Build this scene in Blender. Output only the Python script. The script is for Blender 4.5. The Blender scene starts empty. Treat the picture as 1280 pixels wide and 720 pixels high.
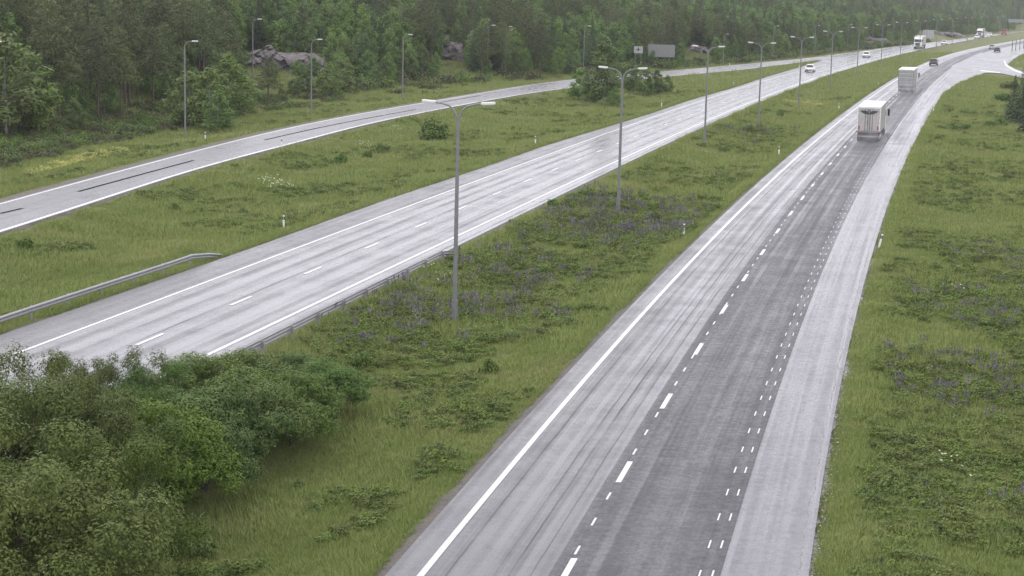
import bpy, bmesh, math, random
import numpy as np
from mathutils import Vector, Matrix
random.seed(7); RNG = np.random.default_rng(7)
SC = bpy.context.scene; COL = SC.collection
rad = math.radians
# ---------------------------------------------------------------- camera
F, PITCH, ROLL, H = 2200.0, .1642, .0238, 16.1       # focal length in pixels of a 1280 wide frame, metres above the road
cam_d = bpy.data.cameras.new('camera'); cam = bpy.data.objects.new('camera', cam_d); COL.objects.link(cam)
cam_d.sensor_width = 36; cam_d.lens = F / 1280 * 36; cam_d.clip_start = .5; cam_d.clip_end = 9000
_r = Vector((1, 0, 0)); _u = Vector((0, math.sin(PITCH), math.cos(PITCH))); _f = Vector((0, math.cos(PITCH), -math.sin(PITCH)))
_c, _s = math.cos(ROLL), math.sin(ROLL)
_X = _c * _r + _s * _u; _Y = -_s * _r + _c * _u
cam.matrix_world = Matrix(((_X.x, _Y.x, -_f.x, 0), (_X.y, _Y.y, -_f.y, 0), (_X.z, _Y.z, -_f.z, H), (0, 0, 0, 1)))
SC.camera = cam
SC.view_settings.view_transform = 'Standard'; SC.view_settings.look = 'None'
SC.view_settings.exposure = 0.22; SC.view_settings.gamma = 1
# ---------------------------------------------------------------- overcast daylight
SUN_EL, SUN_AZ = rad(48), rad(-35)     # azimuth measured from +Y towards +X
world = bpy.data.worlds.new('World'); SC.world = world; world.use_nodes = True
nt = world.node_tree; nt.nodes.clear()
sky = nt.nodes.new('ShaderNodeTexSky'); sky.sky_type = 'NISHITA'; sky.sun_disc = False
sky.sun_elevation = SUN_EL; sky.sun_rotation = SUN_AZ; sky.dust_density = 6; sky.air_density = 1.0; sky.ozone_density = 1
hs = nt.nodes.new('ShaderNodeHueSaturation'); hs.inputs['Saturation'].default_value = .18; hs.inputs['Value'].default_value = 1.0
mixw = nt.nodes.new('ShaderNodeMixRGB'); mixw.inputs[0].default_value = .75; mixw.inputs[2].default_value = (13.2, 13.0, 14.2, 1)
bg = nt.nodes.new('ShaderNodeBackground'); bg.inputs[1].default_value = .13
ow = nt.nodes.new('ShaderNodeOutputWorld')
nt.links.new(sky.outputs[0], hs.inputs['Color']); nt.links.new(hs.outputs[0], mixw.inputs[1])
nt.links.new(mixw.outputs[0], bg.inputs[0]); nt.links.new(bg.outputs[0], ow.inputs[0])
sd = bpy.data.lights.new('sun', 'SUN'); sd.energy = .9; sd.angle = rad(25); sd.color = (1, .97, .93)
sun = bpy.data.objects.new('sun', sd); COL.objects.link(sun)
_sv = Vector((math.sin(SUN_AZ) * math.cos(SUN_EL), math.cos(SUN_AZ) * math.cos(SUN_EL), math.sin(SUN_EL)))
sun.rotation_euler = _sv.to_track_quat('Z', 'Y').to_euler()

# ---------------------------------------------------------------- ground geometry helpers
def ray(px, py):
    u, v = px - 640, -(py - 360)
    u, v = _c * u - _s * v, _s * u + _c * v
    return np.array([u, F * math.cos(PITCH) + v * math.sin(PITCH), -F * math.sin(PITCH) + v * math.cos(PITCH)])
def G(px, py):                                         # point of the road plane seen at a pixel
    d = ray(px, py); t = -H / d[2]
    return d[0] * t, d[1] * t
def proj(X, Y, Z):
    z = Z - H; fw = Y * math.cos(PITCH) - z * math.sin(PITCH); up = Y * math.sin(PITCH) + z * math.cos(PITCH)
    u = F * X / fw; v = F * up / fw
    return 640 + _c * u + _s * v, 360 - (-_s * u + _c * v)
YT = np.arange(-80, 2600, 2.0)
def smooth_table(pts, sig=14):
    p = sorted(pts, key=lambda q: q[1]); y = np.array([q[1] for q in p]); x = np.array([q[0] for q in p])
    t = np.interp(YT, y, x)
    s0 = (x[2] - x[0]) / (y[2] - y[0]); s1 = (x[-1] - x[-3]) / (y[-1] - y[-3])
    t = np.where(YT < y[0], x[0] + (YT - y[0]) * s0, t); t = np.where(YT > y[-1], x[-1] + (YT - y[-1]) * s1, t)
    k = np.exp(-.5 * (np.arange(-30, 31) * 2 / sig) ** 2); k /= k.sum()
    pad = np.concatenate([t[0] - s0 * 2 * np.arange(30, 0, -1), t, t[-1] + s1 * 2 * np.arange(1, 31)])
    return np.convolve(pad, k, 'valid')
def poly_table(p, lo, hi):
    d = np.polyder(p); v = np.polyval(p, YT)
    v = np.where(YT < lo, np.polyval(p, lo) + (YT - lo) * np.polyval(d, lo), v)
    return np.where(YT > hi, np.polyval(p, hi) + (YT - hi) * np.polyval(d, hi), v)
def fn(t): return lambda y: np.interp(y, YT, t)
xC = fn(poly_table([-4.4969896021499095e-13, 1.0374732448283683e-09, -8.309140723508454e-07, 0.0003652017320915474, 0.1769044483670905, -7.532201336701523], 46, 960))
xB = fn(poly_table([9.147150422170894e-14, -3.003863172978755e-10, 3.2287299813721823e-07, -5.779934760206413e-05, 0.2388555104208809, -35.67483369575786], 70, 1240))
AW = [(0,255),(94,229),(189,203.3),(300,174.2),(369,157.8),(456,141),(560,123.3),(680,103.3),(740,97),(791.7,92.5),(860,86.8),(922,81.2),(966,76.9),(1010,73),(1072,65),(1120,58.75),(1131,57),(1176,52.2),(1240,43.8),(1280,38.8)]
AL = [(0,290),(94,262.7),(151,241.5),(212,221),(300,195.5),(369,180),(444,157.8),(560,134.4),(673,114.2),(740,106.7),(803,98.3),(860,93),(922,88),(966,82),(1003,77.8),(1037,73)]
BU = [(0,419),(92,387),(176,358),(350,299),(397.5,280),(475,252.5),(550,227.5),(635,200),(671,184.8),(733,167),(821,140),(861,125.6),(917.5,110),(960,95.6),(1006,82.5)]
xAW = fn(smooth_table([G(*q) for q in AW])); xAL = fn(smooth_table([G(*q) for q in AL]))
_bu = smooth_table([G(*q) for q in BU], 10)
_w = np.clip((YT - 505) / 45, 0, 1); xBL = fn(_bu * (1 - _w) + (xAW(YT) - 1.2) * _w)
def slope(f, y): return (f(y + 1) - f(y - 1)) / 2
def off(f, y, o): return f(y) + o * np.sqrt(1 + slope(f, y) ** 2)
_ex = np.clip((YT - 250) / 230, 0, 1)
xCR = fn(off(xC, YT, 6.75 + 1.1 * np.clip((YT - 60) / 250, 0, 1) + 10 * np.clip((YT - 330) / 170, 0, 1) ** 1.3))   # right pavement edge of the near carriageway
xCL = fn(off(xC, YT, -4.85))
xBR = fn(off(xB, YT, 5.15))
xAG = fn(xAW(YT) - 1.6)

def noise2(x, y, s, seed=0):                            # cheap smooth value noise
    x = np.asarray(x) / s + seed * 17.3; y = np.asarray(y) / s - seed * 9.1
    xi = np.floor(x).astype(np.int64); yi = np.floor(y).astype(np.int64); fx = x - xi; fy = y - yi
    def h(a, b):
        n = (a * 374761393 + b * 668265263 + seed * 1274126177) & 0x7fffffff
        n = ((n ^ (n >> 13)) * 1274126177) & 0x7fffffff
        return ((n ^ (n >> 16)) & 0xffff) / 65535.0
    fx = fx * fx * (3 - 2 * fx); fy = fy * fy * (3 - 2 * fy)
    return (h(xi, yi) * (1 - fx) + h(xi + 1, yi) * fx) * (1 - fy) + (h(xi, yi + 1) * (1 - fx) + h(xi + 1, yi + 1) * fx) * fy

def gap(x, y):                                          # metres outside the nearest pavement (0 on it)
    ds = []
    for l, r, hi in ((xCL, xCR, 9e9), (xBL, xBR, 9e9), (xAG, xAL, 540)):
        d = np.maximum(l(y) - x, x - r(y)); d = np.where(y > hi, 1e3, d); ds.append(d)
    # loop ramp area
    d = np.hypot(x - 135, (y - 455) * .45) - 20; ds.append(d)
    return np.maximum(np.minimum.reduce(ds), 0)
SY, SS = [0, 150, 290, 330, 370, 2600], [15, 20, 23, 17, 6, 5]
def hill_d(x, y): return np.maximum(xAG(y) - x, 0) * .95
def ground(x, y):
    x = np.asarray(x, float); y = np.asarray(y, float)
    g = gap(x, y); z = -.13 - .09 * np.clip(g, 0, 7)
    z = z + .35 * (noise2(x, y, 9, 1) - .5) * np.clip(g / 5, 0, 1) + .12 * (noise2(x, y, 2.5, 2) - .5) * np.clip(g / 3, 0, 1)
    d = hill_d(x, y)
    start = np.interp(y, SY, SS)
    e = np.maximum(d - start, 0)
    z = z + 55 * (1 - np.exp(-e * .17 / 55)) * (1 + .3 * (noise2(x, y, 60, 3) - .5)) + np.clip(e, 0, 25) / 25 * 2.5 * (noise2(x, y, 18, 4) - .5)
    far = np.maximum(y - 1330, 0); z = z + 38 * (1 - np.exp(-far * .10 / 38))
    rt = np.maximum(x - xCR(y) - 60 - np.maximum(y - 500, 0) * .35, 0) ; z = z + 30 * (1 - np.exp(-rt * .08 / 30))
    return z
def GT(px, py):                                         # terrain point seen at a pixel
    d = ray(px, py); d = d / np.hypot(d[0], d[1]); t = np.arange(35, 1900, .5)
    P = np.outer(t, d); z = H + P[:, 2]; g = ground(P[:, 0], P[:, 1])
    i = np.argmax(z < g)
    return float(P[i, 0]), float(P[i, 1]), float(g[i])

# ---------------------------------------------------------------- object helpers
def link(o): COL.objects.link(o); return o
def mobj(name, me, mats=None, parent=None):
    o = bpy.data.objects.new(name, me); link(o)
    if parent: o.parent = parent
    for m in (mats if isinstance(mats, (list, tuple)) else [mats] if mats else []): me.materials.append(m)
    return o
def tag(o, label=None, cat=None, group=None, kind=None):
    if label: o['label'] = label
    if cat: o['category'] = cat
    if group: o['group'] = group
    if kind: o['kind'] = kind
    return o
def empty(name, loc, rz=0):
    o = bpy.data.objects.new(name, None); link(o); o.location = loc; o.rotation_euler = (0, 0, rz); o.empty_display_size = .5; return o
def copy_tree(o, parent=None):
    c = o.copy(); link(c)
    if parent: c.parent = parent
    for ch in o.children: copy_tree(ch, c)
    return c
def npmesh(name, V, Fc, uv=None, smooth=False):
    V = np.asarray(V, np.float32); Fc = np.asarray(Fc, np.int32); k = Fc.shape[1]
    me = bpy.data.meshes.new(name); me.vertices.add(len(V)); me.vertices.foreach_set('co', V.ravel())
    me.loops.add(Fc.size); me.loops.foreach_set('vertex_index', Fc.ravel())
    me.polygons.add(len(Fc)); me.polygons.foreach_set('loop_start', np.arange(0, Fc.size, k, dtype=np.int32))
    if uv is not None:
        l = me.uv_layers.new(name='UVMap'); l.data.foreach_set('uv', np.asarray(uv, np.float32)[Fc.ravel()].ravel())
    me.update(calc_edges=True)
    if smooth: me.polygons.foreach_set('use_smooth', [True] * len(Fc))
    return me
class MB:
    def __init__(s): s.bm = bmesh.new()
    def box(s, c, d, rz=0, bev=0, rot=None, taper=None):
        r = bmesh.ops.create_cube(s.bm, size=1); vs = r['verts']
        for v in vs:
            if taper and v.co.z > 0: v.co.x *= taper[0]; v.co.y *= taper[1]
            v.co = Vector((v.co.x * d[0], v.co.y * d[1], v.co.z * d[2]))
        if bev:
            es = list({e for v in vs for e in v.link_edges}); r2 = bmesh.ops.bevel(s.bm, geom=es + vs, offset=bev, segments=2, affect='EDGES', profile=.6)
            vs = list({v for f in r2['faces'] for v in f.verts} | {v for v in vs if v.is_valid})
        M = Matrix.Translation(c) @ (rot if rot else Matrix.Rotation(rz, 4, 'Z'))
        for v in vs: v.co = M @ v.co
        return s
    def cyl(s, a, b, r0, r1=None, seg=12, cap=True):
        a = Vector(a); b = Vector(b); r1 = r0 if r1 is None else r1; d = b - a
        r = bmesh.ops.create_cone(s.bm, cap_ends=cap, segments=seg, radius1=r0, radius2=r1, depth=d.length)
        M = Matrix.Translation((a + b) / 2) @ d.to_track_quat('Z', 'Y').to_matrix().to_4x4()
        for v in r['verts']: v.co = M @ v.co
        return s
    def tube(s, pts, r, seg=8):
        for i in range(len(pts) - 1):
            ra = r[i] if isinstance(r, (list, tuple)) else r; rb = r[i + 1] if isinstance(r, (list, tuple)) else r
            s.cyl(pts[i], pts[i + 1], ra, rb, seg, True)
        return s
    def prism(s, poly, axis, lo, hi):                   # poly of 2D points extruded along axis 'x' or 'y' or 'z'
        def P(a, b, t): return {'x': (t, a, b), 'y': (a, t, b), 'z': (a, b, t)}[axis]
        A = [s.bm.verts.new(P(a, b, lo)) for a, b in poly]; B = [s.bm.verts.new(P(a, b, hi)) for a, b in poly]
        n = len(poly); s.bm.faces.new(A); s.bm.faces.new(B[::-1])
        for i in range(n): s.bm.faces.new((A[i], B[i], B[(i + 1) % n], A[(i + 1) % n]))
        bmesh.ops.recalc_face_normals(s.bm, faces=s.bm.faces[:]); return s
    def loft(s, rings, close=True):
        R = [[s.bm.verts.new(p) for p in r] for r in rings]; n = len(R[0])
        for i in range(len(R) - 1):
            for j in range(n if close else n - 1): s.bm.faces.new((R[i][j], R[i][(j + 1) % n], R[i + 1][(j + 1) % n], R[i + 1][j]))
        s.bm.faces.new(R[0][::-1]); s.bm.faces.new(R[-1]); bmesh.ops.recalc_face_normals(s.bm, faces=s.bm.faces[:]); return s
    def build(s, name, mat, parent=None, smooth=False):
        me = bpy.data.meshes.new(name); s.bm.to_mesh(me); s.bm.free()
        if smooth: me.polygons.foreach_set('use_smooth', [True] * len(me.polygons)); me.set_sharp_from_angle(angle=rad(35))
        return mobj(name, me, mat, parent)

# ---------------------------------------------------------------- materials
class NT:
    def __init__(s, name):
        s.m = bpy.data.materials.new(name); s.m.use_nodes = True; s.t = s.m.node_tree; s.t.nodes.clear()
        s.out = s.n('ShaderNodeOutputMaterial')
    def n(s, ty, **k):
        x = s.t.nodes.new(ty)
        for a, b in k.items(): setattr(x, a, b)
        return x
    def l(s, a, b): s.t.links.new(a, b)
    def val(s, sock, v):
        if hasattr(v, 'is_output') or isinstance(v, bpy.types.NodeSocket): s.l(v, sock)
        else: sock.default_value = v
    def math(s, op, a, b=0., clamp=False):
        x = s.n('ShaderNodeMath', operation=op, use_clamp=clamp); s.val(x.inputs[0], a); s.val(x.inputs[1], b); return x.outputs[0]
    def noise(s, scale, vec=None, detail=3, rough=.55, dist=0):
        x = s.n('ShaderNodeTexNoise'); x.inputs['Scale'].default_value = scale; x.inputs['Detail'].default_value = detail
        x.inputs['Roughness'].default_value = rough; x.inputs['Distortion'].default_value = dist
        if vec is not None: s.l(vec, x.inputs['Vector'])
        return x.outputs['Fac']
    def ramp(s, f, stops):
        x = s.n('ShaderNodeValToRGB'); s.l(f, x.inputs[0]); e = x.color_ramp.elements
        while len(e) < len(stops): e.new(.5)
        for i, (p, c) in enumerate(stops): e[i].position = p; e[i].color = c if len(c) == 4 else (*c, 1)
        return x.outputs[0]
    def mr(s, f, a, b, c=0., d=1.):
        x = s.n('ShaderNodeMapRange'); s.val(x.inputs[0], f)
        for i, v in enumerate((a, b, c, d)): x.inputs[i + 1].default_value = v
        return x.outputs[0]
    def mix(s, f, a, b, ty='MIX'):
        x = s.n('ShaderNodeMixRGB', blend_type=ty); s.val(x.inputs[0], f)
        for i, v in ((1, a), (2, b)):
            if isinstance(v, tuple): x.inputs[i].default_value = v if len(v) == 4 else (*v, 1)
            else: s.l(v, x.inputs[i])
        return x.outputs[0]
    def pos(s): return s.n('ShaderNodeNewGeometry').outputs['Position']
    def scale(s, vec, sc):
        x = s.n('ShaderNodeVectorMath', operation='MULTIPLY'); s.l(vec, x.inputs[0]); x.inputs[1].default_value = sc; return x.outputs[0]
    def pbr(s, col, rough=.6, metal=0, spec=.5, bump=None, bs=.3, bd=.02, trans=None, ior=1.5):
        p = s.n('ShaderNodeBsdfPrincipled')
        if isinstance(col, tuple): p.inputs['Base Color'].default_value = col if len(col) == 4 else (*col, 1)
        else: s.l(col, p.inputs['Base Color'])
        s.val(p.inputs['Roughness'], rough); s.val(p.inputs['Metallic'], metal); s.val(p.inputs['Specular IOR Level'], spec); p.inputs['IOR'].default_value = ior
        if bump is not None:
            b = s.n('ShaderNodeBump'); b.inputs['Strength'].default_value = bs; b.inputs['Distance'].default_value = bd; s.l(bump, b.inputs['Height']); s.l(b.outputs[0], p.inputs['Normal'])
        s.l(p.outputs[0], s.out.inputs['Surface']); return p
def plain(name, col, rough=.5, metal=0, spec=.5, dirt=.25, sc=3.):
    m = NT(name); v = m.n('ShaderNodeTexCoord').outputs['Object']; f = m.noise(sc, v, 4)
    c = m.mix(m.mr(f, .35, .75, 0, dirt), col, tuple(x * .55 for x in col[:3])); m.pbr(c, m.mr(f, .3, .7, rough * .85, min(1, rough * 1.15)), metal, spec); return m.m

def asphalt(name, base, r_lo, r_hi, streak=1., stripes=(), grain=1., u_amp=.5, ior=1.5, worn=None):
    """wet asphalt; UV = (metres across, metres along)"""
    m = NT(name); uv = m.n('ShaderNodeUVMap').outputs[0]
    s1 = m.noise(1., m.scale(uv, (2.1, .010, 1)), 3, .6); s2 = m.noise(1., m.scale(uv, (8., .05, 1)), 2, .6); s3 = m.noise(1., m.scale(uv, (.7, .06, 1)), 4, .55, .6)
    sp = m.pos(); g = m.noise(9., sp, 4, .8); gf = m.noise(38., sp, 2, .7); big = m.noise(.35, sp, 4, .65)
    t = m.math('ADD', m.math('MULTIPLY', s1, .52), m.math('ADD', m.math('MULTIPLY', s2, .2), m.math('MULTIPLY', s3, .28)))
    t = m.mr(t, .38, .62)
    c = m.mix(t, tuple(b * .72 for b in base), tuple(b * 1.3 for b in base))
    c = m.mix(m.math('MULTIPLY', m.mr(gf, .35, .7), .45 * grain), c, tuple(min(1, b * 2.2) for b in base))
    rough = m.math('ADD', m.mr(t, 0, 1, r_hi, r_lo), m.math('ADD', m.mr(g, .3, .7, -.05 * grain, .05 * grain), m.mr(big, .3, .7, -.09, .09)))
    if stripes:                                         # (centre u, half width, darken) longitudinal joints and ruts
        sx = m.n('ShaderNodeSeparateXYZ'); m.l(uv, sx.inputs[0])
        wob = m.mr(m.noise(1., m.scale(uv, (0., .25, 1)), 3), 0, 1, -.06, .06)
        u = m.math('ADD', sx.outputs[0], wob)
        for cu, hw, dk in stripes:
            k = m.mr(m.math('ABSOLUTE', m.math('SUBTRACT', u, cu)), hw * .5, hw, 1, 0)
            k = m.math('MULTIPLY', k, m.mr(m.noise(1., m.scale(uv, (1, .11, 1)), 3), .35, .55, .25, 1))
            if dk > 0: c = m.mix(m.math('MULTIPLY', k, dk), c, (.03, .03, .032)); rough = m.math('ADD', rough, m.math('MULTIPLY', k, .42 * dk))
            else: c = m.mix(m.math('MULTIPLY', k, -dk), c, tuple(min(1, b * 2.1) for b in base)); rough = m.math('SUBTRACT', rough, m.math('MULTIPLY', k, -.22 * dk))
    g3 = m.noise(3.2, sp, 5, .8); c = m.mix(m.mr(g3, .35, .7, 0, .35 * grain, ), c, tuple(min(1, b * 1.9) for b in base)); rough = m.math('ADD', rough, m.mr(g3, .3, .7, .07 * grain, -.07 * grain)); h = m.math('ADD', m.math('MULTIPLY', g, .5), m.math('MULTIPLY', gf, .5))
    m.pbr(c, m.math('MAXIMUM', rough, .10), 0, .5 if ior > 1.3 else .12, h, .28 * grain, .02, ior=ior); return m.m

M_C_OLD = asphalt('worn_wet_asphalt', (.046, .045, .048), .17, .42, ior=1.46, stripes=[(-3.2, .05, .6), (-2.35, .16, -.5), (-1.9, .035, .6), (-1.5, .04, .8), (-.9, .04, .55), (-1.2, .12, -.5)])
M_C_NEW = asphalt('fresh_dark_asphalt', (.030, .030, .033), .38, .66, ior=1.40, grain=2.4, stripes=[(.75, .18, -.7), (1.9, .22, -.35), (2.7, .2, -.45)])
M_C_SH = asphalt('shoulder_asphalt', (.070, .068, .073), .14, .46, grain=2.3, stripes=[(4.42, .13, -.6), (6.55, .12, -.7)])
M_B = asphalt('wet_carriageway_asphalt', (.054, .053, .058), .09, .30, stripes=[(-3.1, .35, .5), (-1.7, .3, .45), (-2.4, .35, -.4), (-.35, .09, .8), (-.8, .3, -.3), (1.0, .35, .4), (2.9, .3, .4), (1.9, .4, -.5), (4.75, .12, .6), (4.3, .15, -.4)])
M_B_SH = asphalt('grey_shoulder_asphalt', (.045, .044, .047), .26, .46, grain=1.6)
M_A = asphalt('pale_ramp_asphalt', (.068, .067, .073), .26, .38, grain=.45)
M_TAR = asphalt('black_joint_sealant', (.012, .012, .014), .7, .9, grain=.3, ior=1.12)
def paint(name, col, wear=.5):
    m = NT(name); p = m.pos(); f = m.noise(14., p, 4, .75); f2 = m.noise(1.2, p, 3)
    c = m.mix(m.mr(m.math('ADD', m.math('MULTIPLY', f, .6), m.math('MULTIPLY', f2, .4)), .5, .68, 0, wear), col, (.2, .2, .2)); m.pbr(c, .42, 0, .5, f, .2, .01); return m.m
M_PAINT = paint('white_road_paint', (.54, .54, .53)); M_PAINT_OLD = paint('worn_road_paint', (.62, .62, .61), .8)
def gravelmat(name, a, b):
    m = NT(name); p = m.pos(); v = m.n('ShaderNodeTexVoronoi'); v.inputs['Scale'].default_value = 9.; m.l(p, v.inputs['Vector'])
    f = m.noise(.8, p, 4); c = m.mix(m.mr(v.outputs['Color'], 0, 1), a, b); c = m.mix(m.mr(f, .4, .65, 0, .6), c, (.10, .085, .05))
    m.pbr(c, .75, 0, .4, v.outputs['Distance'], .8, .05); return m.m
M_GRAVEL = gravelmat('wet_gravel_verge', (.035, .031, .029), (.085, .076, .070)); M_STONE_EDGE = gravelmat('crumbled_pale_edge', (.10, .098, .096), (.42, .41, .40))

def veg_colour(m, stretch=1.):                          # green, olive and straw patches in world space
    p = m.pos(); a = m.noise(.05, p, 4, .6); b = m.noise(.33, p, 4, .65); c = m.noise(2.6, p, 3, .7)
    g = m.mix(m.mr(b, .38, .62), (.108, .132, .046), (.165, .178, .075))
    g = m.mix(m.mr(c, .35, .7, 0, .65), g, (.165, .175, .075))
    straw = m.math('MULTIPLY', m.mr(m.math('ADD', m.math('MULTIPLY', a, .5), m.math('MULTIPLY', b, .5)), .50, .62), .75)
    g = m.mix(straw, g, (.235, .205, .115)); red = m.math('MULTIPLY', m.mr(m.noise(.17, m.scale(p, (1, .6, 1)), 5, .7), .57, .68), .55)
    return m.mix(red, g, (.19, .135, .085)), c, b
m = NT('meadow_ground'); col, c_, b_ = veg_colour(m); fine = m.noise(11., m.pos(), 4, .8)
col = m.mix(m.mr(fine, .35, .65, 0, .6), col, (.070, .074, .030)); m.pbr(col, .9, 0, .1, fine, .9, .12); M_GROUND = m.m
m = NT('grass_blades'); col, c_, b_ = veg_colour(m); oi = m.n('ShaderNodeObjectInfo')
col = m.mix(m.mr(oi.outputs['Random'], 0, 1, 0, .7), col, (.17, .165, .085), 'MIX') if False else col
tc = m.n('ShaderNodeAttribute', attribute_name='tone'); tc.attribute_type = 'GEOMETRY'
col = m.mix(m.mr(tc.outputs['Fac'], .55, 1., 0, .75), col, (.36, .31, .19)); col = m.mix(m.mr(tc.outputs['Fac'], 0, .45, .6, 0), col, (.095, .135, .040))
col = m.mix(1., col, (1.92, 1.86, 1.68), 'MULTIPLY'); pb = m.pbr(col, .7, 0, .12); M_GRASS = m.m
def leafmat(name, a, b, c, tr=.25, rough=.5, var=.35):
    m = NT(name); p = m.n('ShaderNodeTexCoord').outputs['Object']; f = m.noise(.9, p, 3, .7); f2 = m.noise(6., p, 2, .8); oi = m.n('ShaderNodeObjectInfo').outputs['Random']
    col = m.mix(m.mr(f, .35, .65), a, b); col = m.mix(m.mr(f2, .4, .7, 0, .7), col, c)
    f3 = m.noise(23., p, 1, .5); col = m.mix(m.mr(f3, .32, .52, .55, 0), col, tuple(q * .45 for q in a)); hsv = m.n('ShaderNodeHueSaturation'); m.l(col, hsv.inputs['Color']); m.l(m.mr(oi, 0, 1, .485, .515), hsv.inputs['Hue']); m.l(m.mr(m.math('FRACT', m.math('MULTIPLY', oi, 7.3)), 0, 1, 1 - var, 1 + var), hsv.inputs['Value']); m.l(m.mr(m.math('FRACT', m.math('MULTIPLY', oi, 3.7)), 0, 1, .95, 1.15), hsv.inputs['Saturation'])
    pb = m.pbr(hsv.outputs[0], rough + .15, 0, .12); t = m.n('ShaderNodeBsdfTranslucent'); m.l(hsv.outputs[0], t.inputs[0]); ms = m.n('ShaderNodeMixShader'); ms.inputs[0].default_value = tr
    m.l(pb.outputs[0], ms.inputs[1]); m.l(t.outputs[0], ms.inputs[2]); m.l(ms.outputs[0], m.out.inputs['Surface']); return m.m
M_BIRCH = leafmat('broadleaf_foliage', (.100, .165, .048), (.150, .225, .070), (.21, .29, .10))
M_SHRUB = leafmat('willow_foliage', (.058, .108, .024), (.098, .16, .038), (.21, .28, .085), .1, var=.12)
M_OLIVE = leafmat('olive_willow_foliage', (.052, .088, .020), (.085, .125, .030), (.18, .225, .065), .1, var=.12)
M_BRIGHT = leafmat('bright_birch_foliage', (.12, .185, .055), (.17, .24, .08), (.23, .30, .12), var=.15)
M_PINE = leafmat('pine_needles', (.066, .092, .040), (.105, .130, .054), (.14, .16, .072), .1)
M_SPRUCE = leafmat('spruce_needles', (.042, .068, .034), (.062, .092, .044), (.08, .11, .055), .08)
M_SCRUB = leafmat('low_scrub', (.06, .08, .03), (.10, .10, .05), (.13, .12, .07), .1)
M_BARK = plain('grey_brown_bark', (.085, .068, .052), .9, sc=5); M_PBARK = plain('orange_pine_bark', (.10, .072, .055), .9, sc=5); M_WBARK = plain('pale_birch_bark', (.24, .235, .21), .8, dirt=.8, sc=6)
M_LUPIN = leafmat('lupin_flowers', (.125, .115, .14), (.17, .155, .19), (.30, .27, .29), .15, var=.3); M_LUPLEAF = leafmat('lupin_leaves', (.10, .145, .038), (.145, .19, .055), (.19, .23, .08), .2)
M_YELLOW = plain('yellow_flowers', (.34, .32, .06), .7); M_WHITEFL = plain('white_umbels', (.42, .46, .30), .7)
m = NT('purple_grey_rock'); p = m.pos(); f = m.noise(.35, m.scale(p, (1, 1, 2.5)), 5, .7); f2 = m.noise(2.5, p, 4, .7)
m.pbr(m.ramp(m.math('ADD', m.math('MULTIPLY', f, .6), m.math('MULTIPLY', f2, .4)), [(.35, (.04, .036, .03)), (.50, (.115, .10, .098)), (.70, (.24, .215, .215))]), .7, 0, .4, f2, 1., .3); M_ROCK = m.m
M_STEEL = plain('galvanised_steel', (.30, .30, .31), .5, .35, dirt=.3); M_POLE = plain('galvanised_lamp_pole', (.22, .225, .225), .5, .3, dirt=.4)
M_LAMP = plain('pale_lamp_housing', (.72, .72, .70), .4); M_LENS = plain('lamp_glass', (.55, .56, .56), .15)
M_WHITE = plain('white_coachwork', (.80, .80, .78), .35, dirt=.12, sc=1.2); M_DIRTYW = plain('road_dirty_white', (.50, .48, .455), .5, dirt=.6, sc=1.6)
M_BLACK = plain('black_rubber', (.02, .02, .021), .7); M_DARK = plain('dark_chassis', (.04, .04, .042), .6); M_RED = plain('red_reflective', (.30, .04, .03), .4); M_GREYP = plain('grey_panel', (.24, .25, .25), .5, dirt=.5)
M_GLASS = plain('dark_vehicle_glass', (.02, .022, .025), .08, dirt=.0); M_HEAD = plain('headlight_glass', (.75, .75, .72), .12); M_RIM = plain('wheel_rim', (.4, .4, .4), .35, .6)
M_DCAR = plain('dark_grey_paint', (.07, .072, .08), .3); M_SCAR = plain('silver_paint', (.45, .46, .48), .28, .5); M_SIGNBACK = plain('aluminium_sign_back', (.42, .43, .44), .5, .2, dirt=.3)

# ---------------------------------------------------------------- terrain
ys = [20.]; 
while ys[-1] < 2400: ys.append(ys[-1] + max(.8, min(14, ys[-1] * .009)))
ys = np.array(ys)
pos_off = [0.]
def grow(lim, fine, k):
    o = [0.]
    while o[-1] < lim: o.append(o[-1] + (fine if o[-1] < 75 else min(16, fine + (o[-1] - 75) * k)))
    return np.array(o[1:])
offs = np.concatenate([-grow(900, .8, .03)[::-1], [0], grow(900, .8, .03)])
OX, YY = np.meshgrid(offs, ys); XX = OX + xC(YY)[:, :] * 1.0
ZZ = ground(XX, YY)
nx, ny = len(offs), len(ys); idx = np.arange(nx * ny).reshape(ny, nx)
FF = np.stack([idx[:-1, :-1], idx[:-1, 1:], idx[1:, 1:], idx[1:, :-1]], -1).reshape(-1, 4)
terrain = mobj('ground', npmesh('ground', np.stack([XX, YY, ZZ], -1).reshape(-1, 3), FF, smooth=True), M_GROUND); tag(terrain, kind='structure')
terrain['label'] = 'grass covered ground with ditches between the carriageways rising to a wooded slope'

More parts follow.
